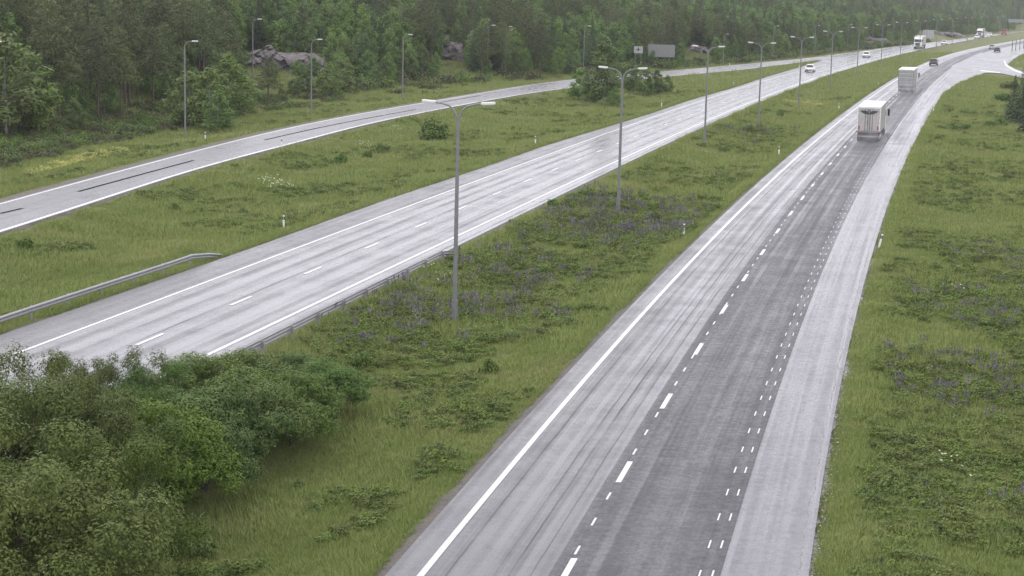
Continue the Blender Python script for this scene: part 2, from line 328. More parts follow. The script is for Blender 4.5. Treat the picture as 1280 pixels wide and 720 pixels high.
# ---------------------------------------------------------------- roads
def ysteps(y0, y1):
    o = [y0]
    while o[-1] < y1: o.append(min(y1, o[-1] + max(1.5, o[-1] * .012)))
    return np.array(o)
def strip(name, fl, fr, y0, y1, z, mat, parent=None, ref=None, n=2, jl=0, jr=0, drop=(0, 0)):
    y = ysteps(y0, y1) if not (jl or jr) else np.arange(y0, y1, .35)
    l, r = fl(y), fr(y)
    if jl: l = l + jl * (noise2(y, y * 0, .8, 5) - .5 + .8 * (noise2(y, y * 0, 3.1, 6) - .5))
    if jr: r = r + jr * (noise2(y, y * 0, .7, 7) - .5 + .8 * (noise2(y, y * 0, 2.7, 8) - .5))
    V, U = [], []; s = np.concatenate([[0], np.cumsum(np.hypot(np.diff(y), np.diff(l)))]) + y0
    for i in range(n):
        t = i / (n - 1); x = l + (r - l) * t; V.append(np.stack([x, y, np.full_like(y, z) + drop[0] * (1 - t) + drop[1] * t], -1))
        rf = ref if ref is not None else fl; U.append(np.stack([(x - rf(y)) / np.sqrt(1 + slope(rf, y) ** 2), s], -1))
    V = np.stack(V, 1); U = np.stack(U, 1); k = len(y); ix = np.arange(k * n).reshape(k, n)
    Fc = np.stack([ix[:-1, :-1], ix[:-1, 1:], ix[1:, 1:], ix[1:, :-1]], -1).reshape(-1, 4)
    return mobj(name, npmesh(name, V.reshape(-1, 3), Fc, U.reshape(-1, 2)), mat, parent)
def at(f, o): return lambda y: off(f, y, o)
# near carriageway (right half of the view)
road_c = tag(strip('near_carriageway', xCL, xCR, 22, 1450, 0, M_C_OLD, ref=xC), kind='structure'); road_c['label'] = 'near wet carriageway running from the foreground to the upper right'
strip('resurfaced_lane', at(xC, -.42), at(xC, 4.3), 22, 1300, .012, M_C_NEW, road_c, xC, 3)
strip('paved_shoulder', at(xC, 4.3), xCR, 22, 330, .006, M_C_SH, road_c, xC, 3)
strip('edge_line', at(xC, -3.98), at(xC, -3.78), 22, 1200, .010, M_PAINT, road_c, xC)
strip('gravel_verge', at(xC, -5.5), xCL, 22, 520, -.05, M_GRAVEL, road_c, xC, 3, jl=.35, drop=(-.16, .046))
strip('crumbled_edge', at(fn(xCR(YT)), -.28), at(fn(xCR(YT)), .12), 22, 330, -.02, M_STONE_EDGE, road_c, xC, 3, jl=.15, jr=.4, drop=(.035, -.10))
# carriageway in the middle
road_b = tag(strip('middle_carriageway', xBL, xBR, 40, 1700, -.002, M_B, ref=xB, n=3), kind='structure'); road_b['label'] = 'bright wet carriageway crossing the middle of the view'
strip('paved_shoulder', xBL, at(xB, -4.2), 40, 500, .004, M_B_SH, road_b, xB)
strip('edge_line', at(xB, -4.18), at(xB, -3.98), 40, 480, .008, M_PAINT, road_b, xB)
strip('edge_line', at(xB, 3.78), at(xB, 4.0), 40, 1000, .008, M_PAINT, road_b, xB)
strip('gravel_verge', xBR, at(fn(xBR(YT)), .7), 40, 420, -.03, M_GRAVEL, road_b, xB, 3, jr=.6, drop=(.02, -.14))
strip('gravel_verge', at(fn(xBL(YT)), -.7), xBL, 40, 420, -.03, M_GRAVEL, road_b, xB, 3, jl=.6, drop=(-.14, .02))
# ramp at the left
road_a = tag(strip('slip_road', fn(xAW(YT) - .35), xAL, 90, 545, .001, M_A, ref=xAW, n=3), kind='structure'); road_a['label'] = 'slip road below the forest edge with long black sealed joints'
strip('edge_line', at(xAW, -.08), at(xAW, .14), 90, 700, .009, M_PAINT, road_a, xAW)
strip('edge_line', at(xAL, -.42), at(xAL, -.12), 90, 500, .009, M_PAINT_OLD, road_a, xAW)
strip('gravel_verge', at(xAW, -1.7), fn(xAW(YT) - .35), 90, 1000, -.02, M_GRAVEL, road_a, xAW, 3, jl=.5, drop=(-.12, .01))
for (p0, p1) in (((0, 267), (28, 260.5)), ((98, 239.5), (242, 200.5)), ((331, 175), (520, 137)), ((545, 129), (600, 119.5))):
    a, b = G(*p0), G(*p1); ya, yb = a[1], b[1]; oa = (a[0] - xAW(ya)); ob = (b[0] - xAW(yb))
    f = lambda y, ya=ya, yb=yb, oa=oa, ob=ob: xAW(y) + oa + (ob - oa) * (y - ya) / (yb - ya)
    strip('sealed_joint', lambda y: f(y) - .16, lambda y: f(y) + .16, ya, yb, .010, M_TAR, road_a, xAW)
strip('gravel_verge', xAL, at(fn(xAL(YT)), .3), 90, 520, -.03, M_GRAVEL, road_a, xAW, 3, jr=.4, drop=(.031, -.13))
# loop ramp at the far right
def flat(name, pix, z, mat, parent=None):
    V = [(*G(*q), z) for q in pix]; me = bpy.data.meshes.new(name); me.from_pydata(V, [], [list(range(len(V)))]); me.update()
    uvl = me.uv_layers.new(name='UVMap'); 
    for i, lp in enumerate(me.loops): uvl.data[i].uv = (V[lp.vertex_index][0] * .3, V[lp.vertex_index][1])
    return mobj(name, me, mat, parent)
loop = tag(flat('loop_ramp', [(1176, 118), (1196, 106), (1216, 95.5), (1232, 91), (1246, 91), (1258, 93), (1280, 98), (1330, 112), (1330, 104), (1282, 91), (1268, 86), (1259, 80.5), (1255, 75), (1256, 70), (1262, 66.5), (1225, 66), (1190, 82)], .016, M_A), kind='structure')
loop['label'] = 'pale loop ramp branching off to the right edge behind the dark spruce'
flat('edge_line', [(1256, 76), (1259, 81.5), (1268, 87), (1282, 92), (1282, 93.4), (1267, 88.6), (1257, 82.4), (1254.4, 76)], .022, M_PAINT, loop)
flat('edge_line', [(1225, 87.5), (1250, 90.5), (1250, 91.6), (1226, 88.8)], .022, M_PAINT, loop)

def dash(name, f, o, w, y0, y1, z, parent, mat=None):
    a = np.array([y0, y1]); l = off(f, a, o - w / 2); r = off(f, a, o + w / 2)
    me = bpy.data.meshes.new(name); me.from_pydata([(l[0], y0, z), (r[0], y0, z), (r[1], y1, z), (l[1], y1, z)], [], [(0, 1, 2, 3)]); mobj(name, me, mat or M_PAINT, parent)
def walk(f, y, d): return y + d / math.sqrt(1 + float(slope(f, y)) ** 2)
y = G(778.7, 590)[1]; y = walk(xC, y, -11.25 * 2) - 1.4
while y < 900:
    dash('lane_dash', xC, 0.03, .19, y, walk(xC, y, 2.8), .018, road_c)
    y = walk(xC, y, 11.25)
y = G(727, 686)[1] - 2.97 * 3 - .4
while y < 260:
    dash('guide_dash', xC, -.02, .07, y, walk(xC, y, .85), .015, road_c); y = walk(xC, y, 2.97)
y = 44.8; n_dots = 0
while y < 300:
    for o in (3.72, 4.08): dash('guide_dash', xC, o, .05, y, walk(xC, y, .8), .018, road_c)
    y = walk(xC, y, 2.92); n_dots += 1
y = G(472.8, 304.1)[1] - 11.1 * 4 - 1.4
while y < 900:
    dash('lane_dash', xB, 0, .20, y, walk(xB, y, 2.9), .010, road_b, M_PAINT); y = walk(xB, y, 11.1)

# ---------------------------------------------------------------- vegetation building blocks
def leafquads(P, N, size, squash=.6, seed=0, jit=.38):
    r = np.random.default_rng(seed); n = len(P); s = size * r.uniform(.6, 1.35, n)[:, None]
    N = N + r.normal(0, jit, (n, 3)); N /= np.linalg.norm(N, axis=1)[:, None] + 1e-9
    A = np.cross(N, r.normal(0, 1, (n, 3))); A /= np.linalg.norm(A, axis=1)[:, None] + 1e-9; B = np.cross(N, A)
    V = np.stack([P - A * s, P - B * s * squash * .8, P + A * s, P + B * s * squash * .8], 1).reshape(-1, 3)
    return V, np.arange(n * 4).reshape(n, 4)
def blobs_to_leaves(blobs, n, size, seed, sq=.6, core=.55):
    r = np.random.default_rng(seed); B = np.array(blobs, float); w = B[:, 3] ** 2; w /= w.sum(); k = r.choice(len(B), n, p=w)
    d = r.normal(0, 1, (n, 3)); d /= np.linalg.norm(d, axis=1)[:, None]; rr = np.where(r.random(n) < .75, r.uniform(.8, 1.08, n), r.uniform(core * .5, .85, n))
    c = B[k]; zs = c[:, 4:5] if B.shape[1] > 4 else np.full((n, 1), .8)
    lump = 1 + .22 * np.sin(d[:, 0] * 7 + k) * np.sin(d[:, 1] * 6 + 2 * k) + .15 * np.sin(d[:, 2] * 9 + k)
    D = d * (c[:, 3] * rr * lump)[:, None]; D[:, 2] *= zs[:, 0]; P = c[:, :3] + D
    N = d + np.array([0, 0, .75]); return leafquads(P, N, size, sq, seed + 1)
def trunk_mb(h, r, seed, limbs, lean=.02):
    rr = random.Random(seed); mb = MB(); pts = [(0, 0, -.4)]; n = 6
    for i in range(1, n + 1): pts.append((rr.uniform(-1, 1) * lean * h * i / n, rr.uniform(-1, 1) * lean * h * i / n, h * i / n))
    mb.tube(pts, [r * (1 - .85 * i / n) for i in range(n + 1)], 7)
    for (z, L, az, up) in limbs:
        b = Vector((0, 0, z)); e = b + Vector((math.cos(az) * L, math.sin(az) * L, up)); mid = (b + e) / 2 + Vector((0, 0, .08 * L)); q = r * .4 * (1 - z / h * .6)
        mb.tube([b, mid, e], [q, q * .6, q * .2], 5)
    return mb
def mk_birch(seed, h=9., nl=3600, size=.20, wid=.30):
    r = random.Random(seed); bl, lm = [], []
    for i in range(15):
        t = (i + .5) / 15; z = h * (.2 + .74 * t); R = h * wid * (math.sin(math.pi * min(1, .2 + t * .78)) ** .8); az = i * 2.4 + r.random()
        q = R * r.uniform(.45, .85); bl.append((math.cos(az) * q, math.sin(az) * q, z, h * wid * r.uniform(.33, .5) * (1.1 - .55 * t), .9)); lm.append((z * .9, q * .9, az, z * .12))
    bl.append((0, 0, h * .93, h * .09, 1.5))
    V, Fc = blobs_to_leaves(bl, nl, size, seed, .65); return npmesh('birch_crown', V, Fc), lm, h
def mk_pine(seed, h=13., nl=3200, low=.38, size=.2):
    r = random.Random(seed); bl, lm = [], []; n = 26
    for i in range(n):
        t = i / n; z = h * (low + (.98 - low) * t); R = h * .20 * (1 - t) ** .65 * r.uniform(.6, 1.1) + .2; az = i * 2.4 + r.random()
        bl.append((math.cos(az) * R, math.sin(az) * R, z + R * .12, .35 + R * .36, .45)); lm.append((z - .2, R, az, R * .18))
        bl.append((math.cos(az + 1.9) * R * .55, math.sin(az + 1.9) * R * .55, z, .3 + R * .3, .5))
    for i in range(4): lm.append((h * (.1 + .07 * i), 1.1, i * 2.1, -.1))
    V, Fc = blobs_to_leaves(bl, nl, size, seed, .35); return npmesh('pine_crown', V, Fc), lm, h
def mk_spruce(seed, h=12., nl=3600, size=.2):
    r = np.random.default_rng(seed); t = r.random(nl) ** .62; t = 1 - t; az = r.uniform(0, 2 * math.pi, nl); lay = np.floor(t * 17) / 17
    fr = (t * 17) % 1; R = h * .17 * (1 - t) ** .85 * (1 - .42 * fr) * (1 + .2 * np.sin(az * 5 + lay * 40)) * np.where(r.random(nl) < .7, r.uniform(.8, 1.05, nl), r.uniform(.2, .8, nl)) + .05
    z = h * (.04 + .95 * t) - R * .22; P = np.stack([np.cos(az) * R, np.sin(az) * R, z], -1); N = np.stack([np.cos(az) * .6, np.sin(az) * .6, np.full(nl, .9)], -1)
    V, Fc = leafquads(P, N, size, .4, seed); return npmesh('spruce_crown', V, Fc), [], h
def mk_shrub(seed, h=1., nl=1500, size=.08, wid=.8, n=12):
    r = random.Random(seed); bl = []; lm = []
    for i in range(n):
        az = i * 2.4 + r.random(); q = h * wid * .7 * math.sqrt(r.random()); z = h * (.25 + .5 * r.random()) * (1 - .35 * q / (h * wid)); bl.append((math.cos(az) * q, math.sin(az) * q, z, h * r.uniform(.2, .34), .85)); lm.append((h * .05, q, az, z * .8))
    V, Fc = blobs_to_leaves(bl, nl, size, seed, .6); return npmesh('shrub_crown', V, Fc), lm, h
def mk_sapling(seed, h=3.0, nl=900, size=.11):
    r = random.Random(seed); bl = []; lm = []
    for i in range(9):
        t = i / 9; az = i * 2.4; q = h * .22 * (1 - t * .7); z = h * (.15 + .8 * t); bl.append((math.cos(az) * q, math.sin(az) * q, z, h * .15 * (1.1 - .6 * t), 1.3)); lm.append((z * .8, q, az, z * .2))
    V, Fc = blobs_to_leaves(bl, nl, size, seed, .6); return npmesh('sapling_crown', V, Fc), lm, h
PROTO = {}
def proto(kind, maker, seeds, bark, leaf, tr=.014, **kw):
    PROTO[kind] = []
    for s in seeds:
        cm, lm, h = maker(s, **kw); cm.materials.append(leaf); mb = trunk_mb(h * .95, h * tr, s, lm); tm = bpy.data.meshes.new(kind + '_trunk'); mb.bm.to_mesh(tm); mb.bm.free(); tm.materials.append(bark); PROTO[kind].append((cm, tm, h))
proto('birch', mk_birch, [1, 2, 3, 4, 5], M_WBARK, M_BIRCH); proto('pine', mk_pine, [11, 12, 13], M_PBARK, M_PINE, .013); proto('spruce', mk_spruce, [21, 22, 23], M_BARK, M_SPRUCE)
proto('shrub', mk_shrub, [31, 32, 33, 34], M_BARK, M_SHRUB, .02); proto('sapling', mk_sapling, [41, 42], M_BARK, M_BIRCH, .012)
def plant(kind, name, x, y, h, label, cat, group=None, z=None, var=None, wx=1., crown_mat=None):
    cm, tm, h0 = PROTO[kind][var if var is not None else random.randrange(len(PROTO[kind]))]
    e = empty(name, (x, y, (ground(x, y) if z is None else z) - .05), random.uniform(0, 6.28)); s = h / h0; e.scale = (s * wx, s * wx, s); tag(e, label, cat, group)
    t = bpy.data.objects.new('trunk', tm); link(t); t.parent = e; c = bpy.data.objects.new('crown', cm); link(c); c.parent = e
    if crown_mat: 
        c.material_slots[0].link = 'OBJECT'; c.material_slots[0].material = crown_mat
    return e
# ---------------------------------------------------------------- street furniture
def head_ang(f, y): return -math.atan(float(slope(f, y)))
def lamp_double(px, label, grp='double armed lamp posts along the grass between the carriageways', src=[None], h=11.1):
    x, y = (GT(*px)[:2]); 
    if src[0]: e = copy_tree(src[0])
    else:
        e = empty('street_lamp', (0, 0, 0)); MB().cyl((0, 0, -.3), (0, 0, h - .9), .13, .085, 12).build('pole', M_POLE, e, True); MB().cyl((0, 0, -.3), (0, 0, 1.2), .165, .16, 12).build('base_sleeve', M_POLE, e, True)
        for s in (-1, 1):
            pts = [(0, 0, h - .95), (s * .06, 0, h - .5), (s * .22, 0, h - .15), (s * .5, 0, h + .08), (s * .85, 0, h + .17), (s * 1.25, 0, h + .22)]
            MB().tube(pts, [.07, .055, .05, .045, .04, .04]).build('arm', M_POLE, e, True)
            rt = Matrix.Rotation(-s * .06, 4, 'Y'); hd = MB().box((s * 1.55, 0, h + .26), (.72, .26, .13), bev=.04, rot=rt).build('lamp_head', M_LAMP, e, True)
            MB().box((s * 1.55, 0, h + .185), (.5, .19, .03), rot=rt).build('lamp_glass', M_LENS, hd)
        src[0] = e
    e.location = (x, y, float(ground(x, y))); e.rotation_euler = (0, 0, head_ang(xB, y)); s = 1.; e.scale = (s, s, s); tag(e, label, 'lamp post', grp); return e
lamps = [((568, 405), 'double armed grey lamp post nearest the camera, rising from the lupins beside the guardrail'),
 ((772.5, 267), 'second nearest double armed lamp post, standing in grass by a dark weed patch'),
 ((880.5, 181), 'third double armed lamp post along the grass median, its heads over the slip road'),
 ((947.7, 158), 'fourth double armed lamp post along the median, standing left of the yellow flower patch'),
 ((998.3, 134), 'double armed lamp post with its foot in the yellow flowers of the median'),
 ((1037.5, 112), 'double armed lamp post next beyond the one in the yellow flowers'),
 ((1071, 95), 'double armed lamp post in the median close behind the white hatchback on the middle carriageway'),
 ((1101, 83), 'double armed lamp post in the median to the left of the oncoming white lorry'),
 ((1125, 74), 'double armed lamp post just in front of the oncoming white lorry'),
 ((1149, 66.5), 'double armed lamp post just behind the oncoming white lorry'),
 ((1170, 61), 'double armed lamp post in front of the grey sign back far away'),
 ((1190, 56), 'far double armed lamp post beside the distant second lorry'),
 ((1209, 52), 'far double armed lamp post beside the first distant pale car'),
 ((1229, 48.5), 'farthest double armed lamp post but one at the upper right'),
 ((1249, 45), 'farthest double armed lamp post at the upper right by the red vehicle')]
for p, l in lamps: lamp_double(p, l)
_single = [None]
def lamp_single(px, label, h=10.4, ang=None):
    if len(px) == 2: x, y, z = GT(*px)
    else: x, y = px[:2]; z = float(ground(x, y))
    if _single[0]: e = copy_tree(_single[0])
    else:
        e = empty('street_lamp', (0, 0, 0)); MB().cyl((0, 0, -.3), (0, 0, 9.7), .115, .075, 10).build('pole', M_POLE, e, True)
        MB().tube([(0, 0, 9.65), (.03, 0, 10.0), (.2, 0, 10.3), (.5, 0, 10.45), (.9, 0, 10.5)], [.065, .05, .045, .04, .035]).build('arm', M_POLE, e, True)
        hd = MB().box((1.2, 0, 10.53), (.68, .26, .13), bev=.04).build('lamp_head', M_LAMP, e, True); MB().box((1.2, 0, 10.455), (.46, .19, .03)).build('lamp_glass', M_LENS, hd); _single[0] = e
    e.location = (x, y, z); e.rotation_euler = (0, 0, head_ang(xAW, y)); s = h / 10.4; e.scale = (s, s, s); tag(e, label, 'lamp post', 'single armed lamp posts along the forest edge')
for px, l, h in [((231.5, 171), 'single armed lamp post in front of the pale green bushes at the left', 10.9), ((389, 145), 'single armed lamp post on open grass right of the lone pine', 10.4), ((316, 106), 'single armed lamp post behind the lone pine, in front of the rock face', 10.6),
   ((503, 126), 'single armed lamp post on the grass left of the small rock face', 10.4), ((609, 95), 'single armed lamp post on the forest edge, left one of the close pair', 10.), ((631, 93), 'slender lamp post on the forest edge, right one of the close pair', 9.6), ((729, 94), 'single armed lamp post on the verge above the dark bushes of the median', 10.4), ((903.7, 82), 'single armed lamp post close behind the third double armed post', 8.),
   ((965.6, 76), 'single armed lamp post beyond the slip road right of the fourth double armed post', 10.), ((1018, 68.5), 'single armed lamp post by the merging of the slip road, above the white hatchback', 9.5), ((1058.8, 64), 'single armed lamp post on the far verge left of the white estate car', 9.5), ((1090, 59), 'single armed lamp post on the far verge right of the white estate car', 9.5), ((1115.6, 56), 'single armed lamp post on the far verge just left of the oncoming lorry', 9.5), ((-14, 189), 'single armed lamp post at the left edge of the view with only its head showing', 10.9)]: lamp_single(px, l, h)

_del = [None]
def delineator(px, label, tilt=0):
    x, y, z = GT(*px)
    if _del[0]: e = copy_tree(_del[0])
    else:
        e = empty('delineator_post', (0, 0, 0)); pr = [(-.06, 0), (-.045, .045), (0, .06), (.045, .045), (.06, 0), (0, -.02)]
        MB().prism(pr, 'z', -.2, .72).build('post', M_WHITE, e); MB().prism([(a * 1.03, b * 1.03) for a, b in pr], 'z', .72, .93).build('black_band', M_BLACK, e); MB().prism(pr, 'z', .93, 1.02).build('cap', M_WHITE, e); MB().box((0, -.024, .83), (.05, .012, .14)).build('reflector', M_SIGNBACK, e); _del[0] = e
    e.location = (x, y, z); e.rotation_euler = (tilt * .3, tilt, head_ang(xC, y)); e.scale = (1.15, 1.15, 1); tag(e, label, 'marker post', 'white marker posts along the roads')
for px, l in [((354.5, 287.7), 'white marker post on the grass just above the end of the left guardrail'), ((669, 182), 'white and black marker post on the upper verge of the middle carriageway'), ((827, 134), 'white marker post right of the dark bushes beside the middle carriageway'), ((917, 107.5), 'white marker post where the slip road verge narrows'), ((999, 85), 'white marker post just left of the white hatchback'),
   ((912, 82.5), 'white marker post on the far verge right of a single armed lamp post'), ((854.5, 299), 'white and black marker post beside the lupins left of the near carriageway'), ((973.5, 195), 'white marker post on the straw coloured grass left of the nearer lorry'), ((1048.5, 138), 'white marker post between the yellow flowers and the nearer lorry'), ((1097.8, 107), 'white marker post left of the farther lorry'),
   ((256.5, 177), 'white marker post on the far verge right of the leftmost standing lamp post'), ((352, 186), 'white marker post on the near verge of the slip road below the lone pine'), ((1166.5, 141), 'white marker post at the outer edge of the near carriageway beyond the lorries'), ((1272, 81), 'white marker post on the grass island at the right edge')]: delineator(px, l)
delineator((1098, 311), 'leaning white marker post on the grass right of the near carriageway', .22)

def guardrail(label, f, o, y0, y1, face, end0=False, end1=True):
    e = empty('guardrail', (float(off(f, y0, o)), y0, float(ground(off(f, y0, o), y0)))); tag(e, label, 'guardrail', 'steel guardrails of the middle carriageway')
    O = Vector(e.location); n = 0; y = y0; P = []
    while y <= y1: P.append(y); y = walk(f, y, 3.75)
    prof = [(0, .10), (.05, .13), (.07, .10), (.07, .04), (.02, .0), (.07, -.04), (.07, -.10), (.05, -.13), (0, -.10), (.035, -.09), (.035, 0.0), (.035, .09)]
    prof = [(.0, .155), (.03, .155), (.085, .105), (.085, .055), (.02, .0), (.085, -.055), (.085, -.105), (.03, -.155), (.0, -.155), (.055, -.105), (.055, -.055), (-.01, .0), (.055, .055), (.055, .105)]
    rings = []
    for k, y in enumerate(list(P) + ([walk(f, P[-1], 2.5), walk(f, P[-1], 5.)] if end1 else [])):
        x = float(off(f, y, o)); z = .62 - (0 if k < len(P) else .3 if k == len(P) else .72); z += float(ground(x, P[min(k, len(P) - 1)])) * .6 - .05; a = -head_ang(f, y)
        rings.append([(x + face * dx * math.cos(a) - O.x, y - face * dx * math.sin(a) - O.y, z + dz - O.z) for dx, dz in prof])
    MB().loft(rings).build('beam', M_STEEL, e)
    for k, y in enumerate(P):
        x = float(off(f, y, o)); g = float(ground(x, y)); a = head_ang(f, y)
        me = POST.copy() if False else POST
        q = bpy.data.objects.new('post', me); link(q); q.parent = e; q.location = (x - face * .1 - O.x, y - O.y, g - O.z); q.rotation_euler = (0, 0, a)
    return e
_pm = MB().box((0, 0, .25), (.10, .06, 1.1)).box((.0, 0, .58), (.16, .10, .2)); POST = bpy.data.meshes.new('post'); _pm.bm.to_mesh(POST); _pm.bm.free(); POST.materials.append(M_STEEL)
guardrail('steel guardrail on posts along the near edge of the middle carriageway beside the willow bushes', xB, 5.95, 52, G(547, 317)[1], -1)
guardrail('pale steel guardrail along the upper left edge of the middle carriageway', fn(xBL(YT)), -.75, 52, G(292, 330)[1] , 1)

def sign(name, px, dist, w, h, z0, label, parts):        # board on two posts, px = foot
    x, y = dist if isinstance(dist, tuple) else GT(*px)[:2]; z = float(ground(x, y)); e = empty(name, (x, y, z), -.28); tag(e, label, 'road sign')
    MB().box((0, 0, z0 + h / 2), (w, .06, h), bev=.01).build('board', M_SIGNBACK if parts != 'plainb' else M_GREYP, e)
    for s in (-.32, .32): MB().cyl((s * w, .09, -.3), (s * w, .09, z0 + h * .9), .06, .06, 8).build('post', M_POLE, e)
    if parts == 'ribs':
        for i in range(5): MB().box(((i / 4 - .5) * w * .94, -.055, z0 + h / 2), (.12, .05, h * .96)).build('stiffening_rib', M_WHITE, e)
    if parts == 'marks':
        MB().box((0, -.04, z0 + h * .55), (w * .12, .02, h * .5)).build('symbol', M_DARK, e); MB().box((0, -.04, z0 + h * .5), (w * .5, .02, h * .1)).build('symbol', M_DARK, e)
    return e
sign('small_sign', (797, 88), None, 2.1, 1.6, 4.0, 'small pale sign with a dark symbol on posts at the forest edge', 'marks')
sign('large_sign', (826, 87), None, 6.6, 3.0, 3.0, 'large grey sign board on posts right of the small pale sign', 'plainb')
sign('sign_back', (1160, 51), None, 5.2, 4.2, 1.0, 'ribbed grey back of a large road sign behind the oncoming lorry', 'ribs')

def barrier(p0, p1, z0, hgt, label, n):
    a, b = Vector((*p0, 0)), Vector((*p1, 0)); e = empty('noise_barrier', (a.x, a.y, z0)); tag(e, label, 'noise barrier'); d = b - a; az = math.atan2(d.y, d.x); L = d.length / n
    pm = bpy.data.meshes.new('panel'); mb = MB().box((L / 2, 0, hgt / 2), (L - .3, .12, hgt)); mb.bm.to_mesh(pm); mb.bm.free(); pm.materials.append(M_GREYP)
    qm = bpy.data.meshes.new('post'); mb = MB().box((0, 0, hgt / 2 - .6), (.28, .3, hgt + 1.6)); mb.bm.to_mesh(qm); mb.bm.free(); qm.materials.append(M_STEEL)
    for i in range(n):
        for nm, me in (('panel', pm), ('post', qm)):
            o = bpy.data.objects.new(nm, me); link(o); o.parent = e; o.location = d * (i / n); o.rotation_euler = (0, 0, az)
def PD(px, dist, py=None):                               # bearing of a pixel column at a distance
    d = ray(px, 40); k = dist / d[1]; return (d[0] * k, dist)
a = PD(1202, 1180); b = PD(1243, 1260); barrier(a, b, 0.2, 4.4, 'pale grey noise barrier behind the distant cars at the upper right', 11)
a = PD(1219, 1290); b = PD(1310, 1380); barrier(a, b, 5.6, 2.4, 'long pale barrier on the bank at the top right', 16)
for i, px in enumerate((1265, 1269.5, 1274.5, 1279.5)):
    x, y = G(px, 64 - i * 1.2); e = empty('marker_pole', (x, y, 0)); MB().cyl((0, 0, -.2), (0, 0, 4.2), .14, .12, 8).build('pole', M_DARK, e); MB().cyl((0, 0, 4.2), (0, 0, 4.35), .16, .1, 8).build('cap', M_STEEL, e)
    tag(e, ['leftmost', 'second from left', 'third from left', 'rightmost'][i] + ' of four dark poles on the grass island at the right edge', 'pole', 'dark poles on the grass island')

# ---------------------------------------------------------------- vehicles
def wheel(e, x, y, r, w, twin=False):
    s = 1 if x > 0 else -1
    t = MB().cyl((x - w / 2, y, r), (x + w / 2, y, r), r, r, 20).build('wheel', M_BLACK, e, True)
    MB().cyl((x + s * w / 2 - s * .02, y, r), (x + s * (w / 2 + .03), y, r), r * .58, r * .5, 14).build('rim', M_RIM, t, True)
def semi_rear(e, W=2.72, Hh=4.15, L=13.2, rear='emblem'):
    b0 = 1.1                                              # body floor
    MB().box((0, L / 2, (b0 + Hh) / 2), (W, L, Hh - b0), bev=.03).build('cargo_body', M_DIRTYW, e)
    MB().box((0, L / 2, Hh + .012), (W * .985, L * .995, .04), bev=.01).build('roof', M_WHITE, e)
    for s in (-1, 1):
        MB().box((s * (W / 2 + .004), L / 2, b0 + .07), (.05, L, .14)).build('side_rail', M_STEEL, e)
        for k in range(7): MB().box((s * (W / 2 + .012), 1 + k * 1.85, (b0 + Hh) / 2), (.02, .05, Hh - b0 - .3)).build('side_post', M_GREYP, e)
    # rear frame
    MB().box((0, -.03, Hh - .09), (W, .07, .2)).build('rear_header', M_WHITE, e); MB().box((0, -.05, b0 + .08), (W, .12, .2)).build('rear_sill', M_GREYP, e)
    for s in (-1, 1): MB().box((s * (W / 2 - .06), -.03, (b0 + Hh) / 2), (.12, .07, Hh - b0 - .4)).build('rear_post', M_GREYP if rear == 'slats' else M_WHITE, e)
    if rear == 'emblem':
        for s in (-1, 1):
            d = MB().box((s * (W / 4 - .035), -.025, (b0 + Hh) / 2), (W / 2 - .1, .05, Hh - b0 - .42), bev=.008).build('rear_door', M_DIRTYW, e)
            for q in (.13, .42): MB().cyl((s * q, -.075, b0 + .2), (s * q, -.075, Hh - .25), .022, .022, 8).build('lock_rod', M_DARK, d)
            for k in range(4): MB().box((s * (W / 2 - .14), -.06, b0 + .45 + k * .68), (.12, .05, .1)).build('hinge', M_STEEL, d)
            MB().box((s * (W / 2 - .27), -.058, b0 + .55), (.13, .015, .5)).build('red_marking', plain_red, e)
            # dark winged emblem printed on the doors
            wing = [(s * .03, 0), (s * .25, .16), (s * .55, .22), (s * .95, .20), (s * 1.08, .13), (s * .92, .06), (s * .88, -.02), (s * .70, -.04), (s * .62, -.14), (s * .42, -.15), (s * .28, -.18), (s * .03, -.22)]
            MB().prism([(a, 3.45 + b_ * 1.15) for a, b_ in wing], 'y', -.056, -.050).build('winged_emblem', M_EMB, e)
        MB().prism([(-.16, 3.78), (.16, 3.78), (.16, 3.5), (0, 3.38), (-.16, 3.5)], 'y', -.062, -.057).build('emblem_shield', M_EMB2, e)
        for s in (-1, 1): MB().box((s * .72, -.056, 2.0), (.42, .008, .9)).build('faded_lettering_band', M_EMB3, e)
    else:
        MB().box((0, -.02, (b0 + Hh) / 2), (W - .22, .04, Hh - b0 - .42)).build('shutter', M_LIFT, e)
        for k in range(7): MB().box((0, -.055, b0 + .42 + k * .37), (W - .3, .035, .05)).build('shutter_bar', M_WHITE if k % 2 else M_DIRTYW, e)
        for s in (-1, 1): MB().box((s * .62, -.07, b0 + 1.1), (.07, .06, 1.7)).build('lift_arm', M_STEEL, e)
        for k in range(5): MB().box(((k - 2) * .42, -.068, Hh - .09), (.3, .01, .09)).build('header_lettering', M_GREYP, e)
    # running gear
    MB().box((0, L / 2, b0 - .14), (.9, L - .4, .28)).build('chassis', M_DARK, e)
    MB().box((0, .05, .62), (W - .15, .12, .16)).build('bumper_bar', M_GREYP, e)
    for s in (-1, 1):
        MB().box((s * (W / 2 - .32), -.02, .82), (.5, .08, .15)).build('tail_light', plain_red, e); MB().box((s * (W / 2 - .4), .35, .52), (.55, .03, .62)).build('mud_flap', M_BLACK, e)
        MB().box((s * (W / 2 - .06), 6.4, .72), (.05, 4.2, .65)).build('side_guard', M_DARK, e)
        for y in (1.2, 2.5, 3.8): wheel(e, s * (W / 2 - .25), y, .5, .38)
    MB().box((0, .25, .95), (W - .4, .1, .4)).build('light_bar', M_DARK, e)
